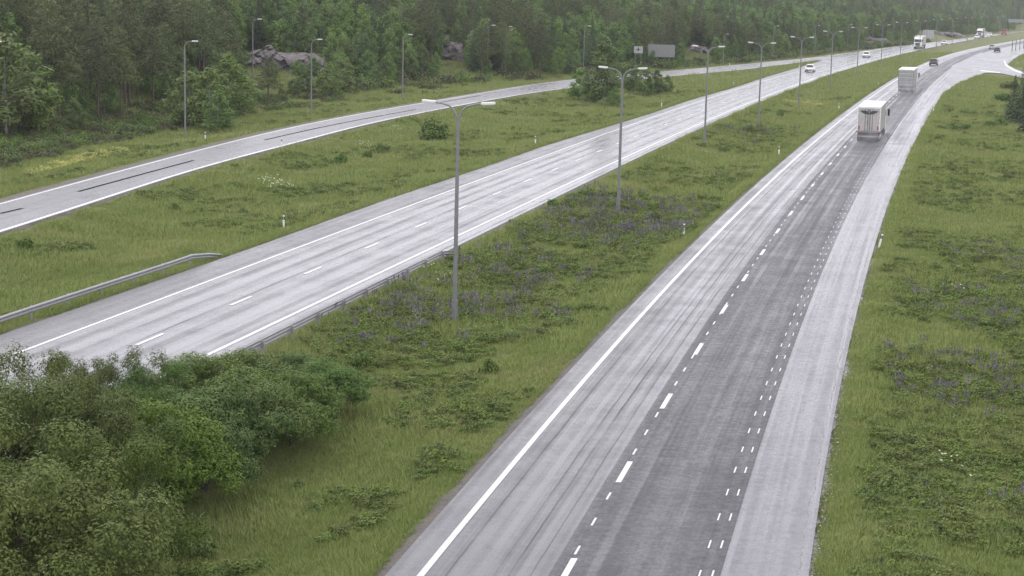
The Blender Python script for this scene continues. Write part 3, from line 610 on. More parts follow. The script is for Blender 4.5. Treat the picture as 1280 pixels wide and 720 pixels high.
def tractor(e, y0, W=2.6, flip=False):                   # cab facing +Y, starts at y0
    MB().box((0, y0 + 1.6, .75), (.95, 5.4, .3)).build('tractor_chassis', M_DARK, e)
    prof = [(y0 + 2.1, 1.0), (y0 + 2.1, 3.75), (y0 + 2.5, 3.95), (y0 + 3.2, 3.75), (y0 + 3.75, 3.25), (y0 + 4.15, 2.2), (y0 + 4.28, 1.2), (y0 + 4.28, .5), (y0 + 3.2, .5), (y0 + 3.1, 1.0)]
    cabm = MB().prism([(a, b) for a, b in prof], 'x', -W / 2 + .03, W / 2 - .03).build('cab', M_WHITE, e)
    ws = MB().prism([(y0 + 3.80, 3.14), (y0 + 3.83, 3.16), (y0 + 4.19, 2.22), (y0 + 4.16, 2.20)], 'x', -W / 2 + .14, W / 2 - .14).build('windscreen', M_GLASS, cabm)
    MB().box((0, y0 + 4.3, 1.45), (W * .62, .05, .95), bev=.02).build('grille', M_DARK, cabm)
    for k in range(4): MB().box((0, y0 + 4.335, 1.1 + k * .22), (W * .58, .03, .05)).build('grille_bar', M_STEEL, cabm)
    MB().box((0, y0 + 4.3, .55), (W - .1, .14, .42), bev=.04).build('bumper', M_GREYP, cabm)
    for s in (-1, 1):
        MB().box((s * (W / 2 - .28), y0 + 4.33, .82), (.38, .08, .24), bev=.03).build('headlight', M_HEAD, cabm)
        MB().box((s * (W / 2 - .02), y0 + 3.35, 2.55), (.03, .85, .75)).build('side_window', M_GLASS, cabm)
        m_ = MB().cyl((s * (W / 2), y0 + 4.0, 3.0), (s * (W / 2 + .3), y0 + 4.05, 3.0), .03, .03, 6).build('mirror_arm', M_DARK, cabm); MB().box((s * (W / 2 + .3), y0 + 4.0, 2.62), (.24, .12, .85), bev=.03).build('mirror', M_BLACK, m_)
        MB().cyl((s * (W / 2 - .3), y0 + .6, .75), (s * (W / 2 - .3), y0 + 1.9, .75), .32, .32, 12).build('fuel_tank', M_STEEL, e)
        wheel(e, s * (W / 2 - .22), y0 + 3.15, .52, .34); wheel(e, s * (W / 2 - .27), y0 - .5, .52, .5)
    MB().box((0, y0 + 2.6, 3.98), (W - .5, .7, .12), bev=.04).build('air_deflector', M_WHITE, cabm)
M_LIFT = plain('pale_grey_shutter', (.36, .36, .355), .5, dirt=.5); plain_red = M_RED; M_EMB = plain('dark_print', (.07, .07, .08), .5); M_EMB2 = plain('grey_print', (.2, .2, .21), .5); M_EMB3 = plain('faded_print', (.50, .46, .45), .5)
def place(e, f, o, y, fwd=True):
    e.location = (float(off(f, y, o)), y, .02); e.rotation_euler = (0, 0, head_ang(f, y) + (0 if fwd else math.pi))
def lorry(label, rear, name='lorry'):
    e = empty(name, (0, 0, 0)); tag(e, label, 'lorry'); semi_rear(e, rear=rear); tractor(e, 12.3); return e
t1 = lorry('white lorry with a dark winged emblem on its rear doors, driving away in spray', 'emblem'); place(t1, xC, 2.05, G(1090, 177.5)[1])
t2 = lorry('lorry with a grey slatted rear shutter, driving away ahead of the one with the emblem', 'slats'); place(t2, xC, .9, G(1140, 115.5)[1]); t2.scale = (1.06, 1, 1.02)
t3 = lorry('oncoming white lorry with a dark windscreen on the middle carriageway', 'slats'); place(t3, xB, 2., G(1138, 60.5)[1] + 17, False); t3.scale = (1.12, 1, 1.1)
t4 = copy_tree(t3); t4['label'] = 'most distant oncoming white lorry, in haze at the upper right'; place(t4, xB, 2., 990, False)

def car(label, paint_, style='hatch', L=4.4, W=1.85, Hh=1.5):
    e = empty('car', (0, 0, 0)); tag(e, label, 'car')
    def ring(y, hw, z0, z1, tuck=.06): return [(-hw + tuck, y, z0), (hw - tuck, y, z0), (hw, y, z0 + .15), (hw, y, (z0 + z1) / 2), (hw - .05, y, z1 - .06), (hw - .13, y, z1), (-hw + .13, y, z1), (-hw + .05, y, z1 - .06), (-hw, y, (z0 + z1) / 2), (-hw, y, z0 + .15)]
    w = W / 2; tail = .98 if style != 'saloon' else 1.0
    st = [(-L / 2, w * .84, .38, .80), (-L / 2 + .1, w * .93, .28, tail - .03), (-L / 2 + .45, w * .99, .24, tail), (-.5, w, .22, .96), (.6, w, .22, .93), (1.0, w * .99, .22, .90), (L / 2 - .5, w * .96, .24, .80), (L / 2 - .12, w * .88, .28, .68), (L / 2, w * .76, .36, .58)]
    body = MB().loft([ring(*s) for s in st]).build('body', paint_, e, True)
    def gr(y, hw, z): return [(-hw, y, z), (hw, y, z)]
    rb = -L / 2 + (.18 if style != 'saloon' else .75); zt = Hh
    base = [(rb, .86), (rb + .35, .9), (.2, .9), (1.25, .86)]; top = [(rb + .42, .68), (rb + .75, .72), (.1, .74), (.42, .68)]
    rg = [[(-w * b, y, .9), (w * b, y, .9), (w * t, ty, zt - (.07 if i in (0, 3) else 0)), (-w * t, ty, zt - (.07 if i in (0, 3) else 0))] for i, ((y, b), (ty, t)) in enumerate(zip(base, top))]
    MB().loft(rg).build('windows', M_GLASS, e)
    MB().loft([[(-w * t, y, zt - .075 + dz), (w * t, y, zt - .075 + dz), (w * t * .9, y, zt + dz), (-w * t * .9, y, zt + dz)] for y, t, dz in ((rb + .40, .70, -.03), (rb + .8, .745, .02), (.1, .765, .02), (.46, .70, -.04))]).build('roof', paint_, e, True)
    for s in (-1, 1):
        for a, b in (((1.22, .86), (.42, .68)), ((-.25, .9), (-.25, .73)), ((rb + .05, .86), (rb + .45, .69))): MB().tube([(s * w * a[1] * 1.0, a[0], .92), (s * w * b[1], b[0], zt - .06)], .04, 6).build('pillar', paint_, e)
        MB().box((s * w * .66, L / 2 - .1, .66), (.4, .2, .14), bev=.03).build('headlight', M_HEAD, e); MB().box((s * w * .72, -L / 2 + .08, .8), (.34, .16, .16), bev=.03).build('tail_light', M_RED, e)
        MB().box((s * (w + .07), .85, 1.0), (.18, .1, .13), bev=.03).build('mirror', paint_, e)
        for y in (-L / 2 + .82, L / 2 - .85): wheel(e, s * (w - .12), y, .33, .22)
    MB().box((0, L / 2 - .02, .40), (w * 1.2, .06, .16)).build('grille', M_DARK, e); MB().box((0, -L / 2 + .02, .42), (W * .8, .06, .12)).build('rear_bumper', M_DARK, e)
    return e
for lab, pm_, st, px, f, o, fwd, sc in [('white hatchback coming towards the camera on the middle carriageway', M_WHITE, 'hatch', (1012.5, 89.5), xB, .7, False, 1.12), ('white estate car coming towards the camera just past the merging slip road', M_WHITE, 'hatch', (1083, 71.5), xB, -2.2, False, 1.12),
    ('pale car following the oncoming lorry', M_WHITE, 'saloon', (1180, 55.5), xB, 2, False, 1.2), ('dark car in the spray ahead of the two lorries', M_DCAR, 'hatch', (1167, 81.5), xC, -.2, True, 1.2), ('silver car on the loop side lane at the far right', M_SCAR, 'saloon', (1240, 61.5), xC, 8, True, 1.15), ('dark car close behind the silver one at the far right', M_DCAR, 'hatch', (1246.5, 65), xC, 8, True, 1.15)]:
    c = car(lab, pm_, st); x, y = G(*px); c.location = (x, y, .02); c.rotation_euler = (0, 0, head_ang(f, y) + (0 if fwd else math.pi)); c.scale = (sc,) * 3
for lab, pm_, px, fwd in [('distant pale car left of another in front of the noise barrier', M_WHITE, (1221, 48.2), False), ('distant white car in front of the right end of the noise barrier', M_WHITE, (1237, 45.5), False)]:
    c = car(lab, pm_, 'hatch'); x, y = G(*px); c.location = (x, y, .02); c.rotation_euler = (0, 0, head_ang(xB, y) + math.pi); c.scale = (1.3,) * 3
# small red van far away
e = empty('van', (0, 0, 0)); tag(e, 'red van far away on the road at the top right', 'van'); MB().prism([(-2.6, .35), (-2.6, 2.3), (-2.5, 2.45), (1.2, 2.45), (1.9, 1.5), (2.6, 1.2), (2.7, .4)], 'x', -.98, .98).build('body', M_RED, e)
MB().prism([(1.28, 2.36), (1.33, 2.38), (1.95, 1.53), (1.9, 1.5)], 'x', -.85, .85).build('windscreen', M_GLASS, e); MB().box((0, -2.61, 1.3), (1.5, .04, .9)).build('rear_panel', M_WHITE, e)
for s in (-1, 1):
    for y in (-1.7, 1.7): wheel(e, s * .88, y, .36, .24)
    MB().box((s * .7, 2.62, .8), (.35, .1, .2)).build('headlight', M_HEAD, e)
x, y = G(1255, 43.5); e.location = (x, y, .02); e.rotation_euler = (0, 0, head_ang(xB, y) + math.pi); e.scale = (1.5, 1.5, 1.4)
# ---------------------------------------------------------------- rock faces
def rock(px, w, h, label, dist=None, z=None):
    if dist: x, y = PD(px[0], dist)
    else: x, y, _ = GT(*px)
    g = float(ground(x, y)); nu, nv = 150, 44; u = np.linspace(-1, 1, nu); v = np.linspace(0, 1, nv); U, Vv = np.meshgrid(u, v)
    env = np.clip(1 - np.abs(U) ** 3, 0, 1) * (.62 + .34 * noise2(U * 9, U * 0, 1.6, 31))
    X = U * w / 2; Z = Vv * h * env - .6; sl = np.floor((X * 1.5 + Z * .5 + 2 * noise2(X, Z, 3., 36)) / 1.7); sl2 = np.floor((X * .35 - Z * 1.2 + 2.5 * noise2(X, Z, 2.5, 37)) / 1.1)
    cr = np.random.default_rng(int(px[0])); sd = cr.uniform([-w / 2, 0], [w / 2, h], (int(w * 5), 2)); dd = (X[..., None] - sd[:, 0]) ** 2 * 1.6 + ((Z[..., None] - sd[:, 1]) * 1.0 + (X[..., None] - sd[:, 0]) * .35) ** 2 * 3.; ci = dd.argmin(-1); cell = (cr.uniform(-.9, .9, len(sd))[ci] + cr.uniform(-.7, .7, len(sd))[ci] * (X - sd[ci, 0]) + cr.uniform(-.6, .9, len(sd))[ci] * (Z - sd[ci, 1])) * .8
    Y = cell + (1 - Vv) * -1.2 + 1.8 * (noise2(X, Z, 2.2, 33) - .5) + .7 * np.sin(sl * 12.9898) * .6 + .45 * np.sin(sl2 * 78.2); Y = Y + 4 * (1 - np.cos(Vv ** 3 * 1.4)); Z = Z + .3 * (noise2(X, Z, .8, 35) - .5)
    idx = np.arange(nu * nv).reshape(nv, nu); Fc = np.stack([idx[:-1, :-1], idx[:-1, 1:], idx[1:, 1:], idx[1:, :-1]], -1).reshape(-1, 4)
    back = np.stack([X[-1], Y[-1] + 7, Z[-1] * .8 + h * .1], -1); V = np.concatenate([np.stack([X, Y, Z], -1).reshape(-1, 3), back]); b0 = nu * nv; top = idx[-1]
    F2 = np.stack([top[:-1], top[1:], b0 + np.arange(1, nu), b0 + np.arange(nu - 1)], -1)
    o = mobj('rock_face', npmesh('rock_face', V, np.concatenate([Fc, F2])), M_ROCK); o.location = (x, y, g); o.rotation_euler = (0, 0, -math.atan2(x, y)); tag(o, label, 'rock'); return x, y
R1 = rock((352, 89), 19, 5.6, 'long purple grey rock face on the slope behind the lone pine')
R2 = rock((564, 74), 7, 6.2, 'small steep pinkish grey rock face on the slope above the near lamp head')
R3 = rock((872, 66), 8, 3.2, 'low grey rock face behind the third double armed lamp post')
R4 = rock((1092, 52), 16, 3, 'pale low rock cutting at the forest edge left of the oncoming lorry')
R5 = rock((1175, 44), 26, 3.5, 'broad low rock bank right of the ribbed sign back')
ROCKW = [(R1, 298, 404), (R2, 551, 577), (R3, 858, 886), (R4, 1082, 1106), (R5, 1150, 1203)]

# ---------------------------------------------------------------- forest on the slope
def grid_pts(x0, x1, y0, y1, sp, seed):
    r = np.random.default_rng(seed); X, Y = np.meshgrid(np.arange(x0, x1, sp), np.arange(y0, y1, sp)); return X.ravel() + r.uniform(-.42, .42, X.size) * sp, Y.ravel() + r.uniform(-.42, .42, X.size) * sp
def edge_e(x, y):
    d = hill_d(x, y); return d - np.interp(y, SY, SS)
fx, fy = grid_pts(-330, 560, 130, 1650, 3.6, 5)
e_ = edge_e(fx, fy); fz = ground(fx, fy); sx, sy = proj(fx, fy, fz)
keep = (sx > -70) & (sx < 1350) & (((e_ > 3.5 + 3 * (noise2(fx, fy, 14, 41) - .5)) & (e_ < 120 + fy * .04)) | ((fy > 1400) & (fx > 250)))
keep &= (sy > -60) & (xAG(fy) - fx > 7)
D = np.hypot(fx, fy)
for (rx, ry), a, b in ROCKW: keep &= ~((sx > a - 5) & (sx < b + 5) & (D < math.hypot(rx, ry) + 9))
keep &= ~((sx > 770) & (sx < 860) & (D < math.hypot(*GT(812, 87)[:2]) + 5) ); keep &= ~((sx > 1140) & (sx < 1215) & (D < 900))
keep &= ~((sx > -20) & (sx < 62) & (D < 262)); keep &= ~((sx > 225) & (sx < 312) & (D < 250))
thin = np.random.default_rng(3).random(len(fx)); keep &= thin < np.clip(1.15 - np.maximum(D - 500, 0) / 1400, .45, 1)
fx, fy, fz, sx, sy, e_, D = [a[keep] for a in (fx, fy, fz, sx, sy, e_, D)]
fr = np.random.default_rng(9); mixn = noise2(fx, fy, 45, 51); rnd = fr.random(len(fx))
pp = np.where(sx < 290, .62, .05 + .28 * (mixn > .66)); ps = np.where(sx < 290, .12, .05 + .2 * (mixn < .28)); ps = ps + .15 * (e_ > 55)
kind = np.where(rnd < pp, 1, np.where(rnd < pp + ps, 2, 0)); kind[(e_ < 8) & (rnd > .25) & (sx > 60)] = 0
hh = np.where(kind == 0, fr.uniform(6.5, 10.5, len(fx)), np.where(kind == 1, fr.uniform(9.5, 14.5, len(fx)), fr.uniform(8, 14, len(fx))))
hh = hh * np.where((kind == 0) & (e_ < 10), .62, 1) * np.where(sx < 290, 1.08, .95)
# how much of a tree shows: near and in front of its neighbours
score = D + e_ * 7.; names = ['birch_tree', 'pine_tree', 'spruce_tree']; kinds = ['birch', 'pine', 'spruce']; quota = [285, 200, 140]; indiv = np.zeros(len(fx), bool)
LM = [(40, 'at the far left edge'), (150, 'above the yellow flower strip'), (250, 'behind the leftmost standing lamp post'), (298, 'left of the long rock face'), (404, 'above the long rock face'), (500, 'behind the grass clearing'), (590, 'around the small pinkish rock'), (660, 'behind the close pair of lamp posts'), (760, 'above the dark median tree'), (860, 'behind the two grey signs'), (960, 'behind the low grey rock'), (1060, 'above the white hatchback'), (1150, 'left of the oncoming lorry'), (9999, 'beyond the ribbed sign back')]
KL = ['broadleaf tree', 'pine', 'dark spruce']
TALL = ([9.3, 7.9], [13., 11.], [12., 10.])
for k in range(3):
    ii = np.where(kind == k)[0]; ii = ii[np.argsort(score[ii])][:quota[k]]; indiv[ii] = True
    for i in ii:
        size = 'tall' if hh[i] > TALL[k][0] else 'middling' if hh[i] > TALL[k][1] else 'short'; row = 'at the forest foot' if e_[i] < 10 else 'in the second rows' if e_[i] < 22 else 'deep in the wood'
        lb = size + ' ' + KL[k] + ' ' + row + ' ' + next(t for q, t in LM if sx[i] < q)
        plant(kinds[k], names[k], float(fx[i]), float(fy[i]), float(hh[i]), lb, 'tree', 'forest trees, each a ' + lb, z=float(fz[i]))
print('forest', len(fx), 'individual', indiv.sum())
def scatter(name, P, scl, rz, tone, idx, meshes, label, sclz=None):
    n = len(P); me = bpy.data.meshes.new(name); me.vertices.add(n); me.vertices.foreach_set('co', np.asarray(P, np.float32).ravel())
    for an, arr in (('scl', scl), ('rz', rz), ('tone', tone)): a = me.attributes.new(an, 'FLOAT', 'POINT'); a.data.foreach_set('value', np.asarray(arr, np.float32))
    a = me.attributes.new('pick', 'INT', 'POINT'); a.data.foreach_set('value', np.asarray(idx, np.int32))
    o = mobj(name, me); tag(o, label, None, None, 'stuff'); g = bpy.data.node_groups.new(name, 'GeometryNodeTree'); g.interface.new_socket('Geometry', in_out='INPUT', socket_type='NodeSocketGeometry'); g.interface.new_socket('Geometry', in_out='OUTPUT', socket_type='NodeSocketGeometry')
    N = g.nodes; gi = N.new('NodeGroupInput'); go = N.new('NodeGroupOutput'); j = N.new('GeometryNodeJoinGeometry')
    for m_ in reversed(meshes):
        so = bpy.data.objects.new(name + '_source', m_); oi = N.new('GeometryNodeObjectInfo'); oi.inputs['Object'].default_value = so; oi.inputs['As Instance'].default_value = True; g.links.new(oi.outputs['Geometry'], j.inputs[0])
    ip = N.new('GeometryNodeInstanceOnPoints'); ip.inputs['Pick Instance'].default_value = True
    def att(nm, ty='FLOAT'): a_ = N.new('GeometryNodeInputNamedAttribute'); a_.data_type = ty; a_.inputs['Name'].default_value = nm; return a_.outputs['Attribute']
    g.links.new(gi.outputs[0], ip.inputs['Points']); g.links.new(j.outputs[0], ip.inputs['Instance']); g.links.new(att('pick', 'INT'), ip.inputs['Instance Index']); cx = N.new('ShaderNodeCombineXYZ'); g.links.new(att('rz'), cx.inputs[2]); g.links.new(cx.outputs[0], ip.inputs['Rotation']); g.links.new(att('scl'), ip.inputs['Scale'])
    g.links.new(ip.outputs[0], go.inputs[0]); md = o.modifiers.new('scatter', 'NODES'); md.node_group = g; return o
rest = ~indiv; ms = [PROTO['birch'][i][0] for i in range(5)] + [PROTO['pine'][i][0] for i in range(3)] + [PROTO['spruce'][i][0] for i in range(3)]
hb = np.array([p[2] for k in kinds for p in PROTO[k]]); st = np.array([0, 5, 8]); ct = np.array([5, 3, 3]); pick = st[kind] + (fr.integers(0, 30, len(fx)) % ct[kind])
scatter('distant_forest', np.stack([fx, fy, fz], -1)[rest], (hh / hb[pick])[rest], fr.uniform(0, 6.28, len(fx))[rest], rnd[rest], pick[rest], ms, 'mass of mixed forest covering the slopes behind the nearer trees')
# trees that stand out
def stand(kind_, nm, px, h, label, cat='tree', **k): x, y, z = GT(*px); return plant(kind_, nm, x, y, h, label, cat, z=z, **k)
stand('pine', 'pine_tree', (335, 133), 7.2, 'lone dark pine with a bare lower trunk beside the slip road', var=0, wx=1.5)
stand('pine', 'pine_tree', (62, 150), 15, 'tall pine with a straight dark trunk above the left bushes', var=1); stand('pine', 'pine_tree', (123, 150), 12.5, 'pine with a dark trunk above the middle of the scrub bank', var=2); stand('pine', 'pine_tree', (151, 148), 12, 'pine directly right of the middle trunk above the scrub bank', var=0)
stand('birch', 'birch_tree', (8, 172), 11, 'light green broadleaf tree at the left edge with a thin pale trunk', var=1, wx=1.3, crown_mat=M_BRIGHT)
for i, (px, h, l, v) in enumerate([((28, 165), 8.5, 'bright green broadleaf tree right of the one at the left edge', 2), ((48, 168), 6., 'low bright green tree above the scrub at the far left', 3), ((92, 165), 3.4, 'small bright bush like tree above the left scrub', 0), ((272, 168), 4.5, 'low bushy tree in front of the pale pointed tree', 4), ((262, 162), 6.5, 'pale green leafy tree right of the leftmost standing lamp post', 0), ((285, 150), 7.4, 'tall pale green pointed tree left of the rock face', 3), ((302, 143), 5.2, 'rounded light green tree just left of the lone pine', 4), ((237, 160), 6, 'bushy green tree directly behind the leftmost standing lamp post', 1), ((410, 124), 5, 'light green bush like tree on the clearing right of the lone pine', 2), ((425, 120), 5.4, 'rounded green tree at the back of the clearing', 0)]): stand('birch', 'birch_tree', px, h * 1.12, l, var=v, wx=1.35, crown_mat=M_BRIGHT)
for i, (px, h, l, w) in enumerate([((754, 132), 10.5, 'tall dark leafy tree in the median beside the second lamp head', 1.15), ((726, 127), 5.4, 'rounded leafy bush left of the tall median tree', 1.5), ((738, 131), 4.0, 'low leafy bush at the foot of the tall median tree', 1.4), ((788, 118), 6.0, 'dark leafy tree right of the lamp pole in the median', 1.2), ((806, 120), 4.8, 'leafy bush third right of the median lamp pole', 1.3), ((820, 119), 4.6, 'leafy bush second from the right in the median clump', 1.3), ((834, 118), 3.4, 'rightmost leafy bush of the median clump', 1.3), ((768, 134), 3.2, 'low bush between the tall median tree and the lamp pole', 1.4)]): stand('birch', 'leafy_bush', px, h, l, 'bush', var=i % 5, wx=w)
for i, (px, h, l) in enumerate([((1277, 156), 9.4, 'dark spruce at the right edge, cut off by the picture'), ((1266, 149), 7.0, 'smaller dark spruce left of the one at the right edge'), ((1288, 168), 9.0, 'dark spruce lowest at the right edge')]): stand('spruce', 'spruce_tree', px, h, l, wx=1.5, var=i)
for px, h, l in [((1262, 112), 2.4, 'leafy bush just below the loop ramp'), ((1254, 128), 2., 'low bush left of the dark spruces'), ((1238, 160), 1.3, 'low dark bush in the grass left of the spruces'), ((1250, 158), 1.5, 'dark rounded bush close to the spruces'), ((1189, 161), 1.1, 'small dark bush second from the carriageway edge'), ((1206, 162), 1., 'small dark bush midway to the spruces')]: stand('shrub', 'small_bush', px, h, l, 'bush', wx=1.2)
for px, h, l in [((612, 470), .95, 'small dark bush low in the median grass right of the lamp foot'), ((449, 460), .95, 'round dark bush beside the lupins near the guardrail'), ((478, 194), 1.5, 'dark bush with upright twigs in the grass below the slip road'), ((458, 200), 1.1, 'tiny bush left of the twiggy one below the slip road'), ((541, 176), 3., 'dense dark bush half way along the upper grass strip'), ((426, 206), 1.4, 'sparse low bush left of the twiggy bush'), ((219, 266), .9, 'dark tuft like bush in the left grass'), ((32, 314), 1.1, 'lone small bush in the grass near the left edge'), ((373, 618), .6, 'small bluish bush on the near grass slope'), ((252, 706), .9, 'dark low bush at the bottom left of the near grass'), ((690, 262), 1., 'small dark bush under the shoulder of the middle carriageway'), ((818, 280), 1.2, 'dark bush among the lupins near the marker post'), ((303, 272), .9, 'low bush in the grass above the left guardrail end'), ((393, 648), .55, 'smallest bush on the near grass slope'), ((975, 146), 1.1, 'dark bush right of the fourth lamp post'), ((935, 166), 1.4, 'dark bush near the foot of the fourth lamp post')]: stand('shrub', 'small_bush', px, h, l, 'bush', wx=.75)
for i, (px, h, l) in enumerate([((306, 121), 3.4, 'low leafy bush below the left end of the long rock face'), ((366, 122), 3.0, 'low leafy bush right of the lone pine'), ((381, 118), 3.8, 'leafy bush below the right end of the long rock face'), ((470, 112), 4.2, 'leafy bush at the back of the clearing near the forest'), ((352, 128), 2.2, 'small bush close to the trunk of the lone pine'), ((300, 101), 3.2, 'young leafy tree in front of the left end of the long rock face'), ((341, 97), 2.6, 'young leafy tree right in front of the long rock face'), ((372, 96), 3.0, 'young leafy tree in front of the right part of the long rock face'), ((392, 98), 3.8, 'young leafy tree at the right end of the long rock face')]): stand('birch', 'leafy_bush', px, h, l, 'bush', var=i % 5, wx=1.5)
# foreground willow thicket
def mk_thicket(seed, h, wid, nl, size, nb, rb):          # dome of many small leafy clumps, deep gaps between them
    r = np.random.default_rng(seed); bl = []; lobes = [(r.uniform(-.35, .35) * h * wid, r.uniform(-.35, .35) * h * wid, h * (.28 + .05 * _), h * r.uniform(.28, .40)) for _ in range(8)]
    for i in range(nb):
        cx, cy, cz, R = lobes[i % 8]; d = r.normal(0, 1, 3); d /= np.linalg.norm(d); d[2] = abs(d[2]) * 1.1 - .35; q = R * r.uniform(.75, 1.12); z = cz + d[2] * q * 1.15
        if z < .3: z = .3 + r.random() * .5
        bl.append((cx + d[0] * q, cy + d[1] * q, z, rb * r.uniform(.6, 1.4), .8))
    V, Fc = blobs_to_leaves(bl, nl, size, seed, .62, .95); lm = [(.1, math.hypot(b[0], b[1]) * .8, math.atan2(b[1], b[0]), b[2] * .8) for b in bl if math.hypot(b[0], b[1]) < .5 * b[2]][:20]; return npmesh('thicket_crown', V, Fc), lm, h
BIG = [mk_thicket(61, 5., .8, 85000, .038, 130, .44), mk_thicket(62, 5., .85, 85000, .038, 130, .44), mk_thicket(63, 3., .9, 55000, .034, 105, .30)]
PROTO['thicket'] = []
for i, (cm_, lm, h) in enumerate(BIG):
    cm_.materials.append(M_SHRUB); mb = MB()
    for (z, L, az, up) in lm[::2]: mb.tube([(0, 0, -.3), (math.cos(az) * L * .4, math.sin(az) * L * .4, up * .5), (math.cos(az) * L, math.sin(az) * L, up * 1.2)], [.07, .045, .015], 5)
    tm = bpy.data.meshes.new('stems'); mb.bm.to_mesh(tm); mb.bm.free(); tm.materials.append(M_BARK); PROTO['thicket'].append((cm_, tm, h))
for i, (px, h, l, v, w, olive) in enumerate([((30, 800), 6.4, 'largest olive green willow bush, at the bottom left corner', 0, 1.0, 1), ((112, 742), 5.6, 'tall olive willow bush right of the largest one', 1, .85, 1), ((-30, 690), 6.2, 'olive willow bush at the left edge behind the largest one', 1, 1., 1), ((52, 650), 6.0, 'olive willow bush whose top stands against the wet carriageway', 0, .8, 1), ((150, 652), 5.0, 'olive green willow bush in the middle of the thicket', 1, .85, 1), ((205, 612), 4.4, 'dark green willow bush at the inner bend of the thicket', 2, 1., 0), ((252, 588), 4.3, 'round dark green willow bush left of the low row', 2, 1., 0), ((312, 556), 3.8, 'green willow bush in the middle of the low row', 2, 1.1, 0), ((368, 530), 3.2, 'green willow bush second from the right of the thicket', 2, 1.2, 0), ((410, 500), 2.6, 'low rightmost willow bush of the thicket', 2, 1.2, 0), ((318, 505), 3.2, 'green willow bush of the back row beside the guardrail', 2, 1.2, 0), ((260, 530), 3.8, 'green willow bush of the back row behind the round one', 2, 1.1, 0), ((180, 565), 4., 'dark willow bush of the back row at the inner bend', 1, .9, 0), ((378, 478), 2.2, 'low willow bush beside the guardrail posts', 2, 1.3, 0), ((60, 740), 5.2, 'low front part of the olive thicket at the bottom left', 1, .95, 1), ((120, 570), 4.4, 'olive willow bush closest to the carriageway', 0, .85, 1)]):
    x, y = G(*px); e = plant('thicket', 'willow_bush', x, y, h, l, 'bush', 'willow bushes of the foreground thicket', var=v, wx=w, crown_mat=M_OLIVE if olive else None)
# ---------------------------------------------------------------- ground cover
def tuft(seed, n=16, h=.25, w=.009, spread=.17, seg=2):
    r = np.random.default_rng(seed); V, Fc = [], []
    for i in range(n):
        a = r.uniform(0, 6.28); b = r.uniform(0, 6.28); rr = spread * math.sqrt(r.random()); x, y = rr * math.cos(a), rr * math.sin(a); H_ = h * r.uniform(.5, 1.2); ln = r.uniform(.15, .6) * H_; q = len(V)
        for k in range(seg + 1):
            t = k / seg; ww = w * (1 - t * .85); px_ = x + math.cos(b) * ln * t * t; py_ = y + math.sin(b) * ln * t * t; z = H_ * (t - .25 * t * t) - .02; V += [(px_ - math.sin(b) * ww, py_ + math.cos(b) * ww, z), (px_ + math.sin(b) * ww, py_ - math.cos(b) * ww, z)]
        for k in range(seg): Fc.append((q + 2 * k, q + 2 * k + 1, q + 2 * k + 3, q + 2 * k + 2))
    m_ = npmesh('tuft', V, Fc); m_.materials.append(M_GRASS); return m_
TUFTS = [tuft(1), tuft(2, 20, .20, .010), tuft(3, 9, .40, .008, .2), tuft(4, 18, .15, .012, .2)]
def field(n, power, seed, d0=38, d1=650):                # points with density falling with distance
    r = np.random.default_rng(seed); u = r.random(n); Dd = (d0 ** (2 - power) + u * (d1 ** (2 - power) - d0 ** (2 - power))) ** (1 / (2 - power)) if power != 2 else d0 * (d1 / d0) ** u
    a = r.uniform(-.345, .345, n); x = Dd * np.tan(a); y = Dd; g = gap(x, y); return x, y, Dd, g, r
x, y, Dd, g, r = field(620000, 2, 71); nn = noise2(x, y, 1.7, 61); k = (g > .25 + .7 * nn) & (edge_e(x, y) < 25); x, y, Dd, g, nn = [q[k] for q in (x, y, Dd, g, nn)]
r3 = np.random.default_rng(171); ye = 40 * (420 / 40) ** r3.random(60000); sel = r3.integers(0, 5, 60000); oe = np.abs(r3.normal(0, .55, 60000))
xe = np.choose(sel, [xCR(ye) + .12 + oe, xCR(ye) + .12 + oe, xCL(ye) - .35 - oe, xBR(ye) + .35 + oe, xBL(ye) - .35 - oe])
x = np.concatenate([x, xe]); y = np.concatenate([y, ye]); Dd = np.hypot(x, y); g = gap(x, y)
z = ground(x, y); tone = np.clip(.54 + 1.0 * (noise2(x, y, 7, 62) - .5) + .5 * (noise2(x, y, 1.2, 63) - .5) + r.normal(0, .20, len(x)), 0, 1)
sc = (.55 + .8 * noise2(x, y, 3.3, 64)) * r.uniform(.7, 1.25, len(x)) * np.clip((Dd / 60) ** .5, 1, 3) * np.clip(.55 + g * .4, .55, 1)
scatter('grass', np.stack([x, y, z], -1), sc, r.uniform(0, 6.28, len(x)), tone, r.integers(0, 4, len(x)), TUFTS, 'rough green and straw coloured grass covering the verges and medians')
# broad leaved weeds
def weed(seed, n=90, h=.4, size=.055, mat=M_LUPLEAF, nb=6):
    cm_, _, _ = mk_shrub(seed, h, n, size, .9, nb); cm_.materials.append(mat); return cm_
WEEDS = [weed(81), weed(82, 120, .5), weed(83, 70, .3, .05)]
x, y, Dd, g, r = field(60000, 2, 72, 38, 330); wn = noise2(x, y, 8, 66) * .6 + noise2(x, y, 2.6, 67) * .4
k = (g > .7 + 1.6 * noise2(x, y, 1.4, 91)) & (edge_e(x, y) < 2) & (wn > np.where(x > xCR(y), .47, .55)); x, y, Dd, g = [q[k] for q in (x, y, Dd, g)]
scatter('weeds', np.stack([x, y, ground(x, y)], -1), r.uniform(.5, 1.15, len(x)) * np.clip((Dd / 70) ** .4, 1, 2), r.uniform(0, 6.28, len(x)), r.random(len(x)), r.integers(0, 3, len(x)), WEEDS, 'patches of low broad leaved weeds in the grass')
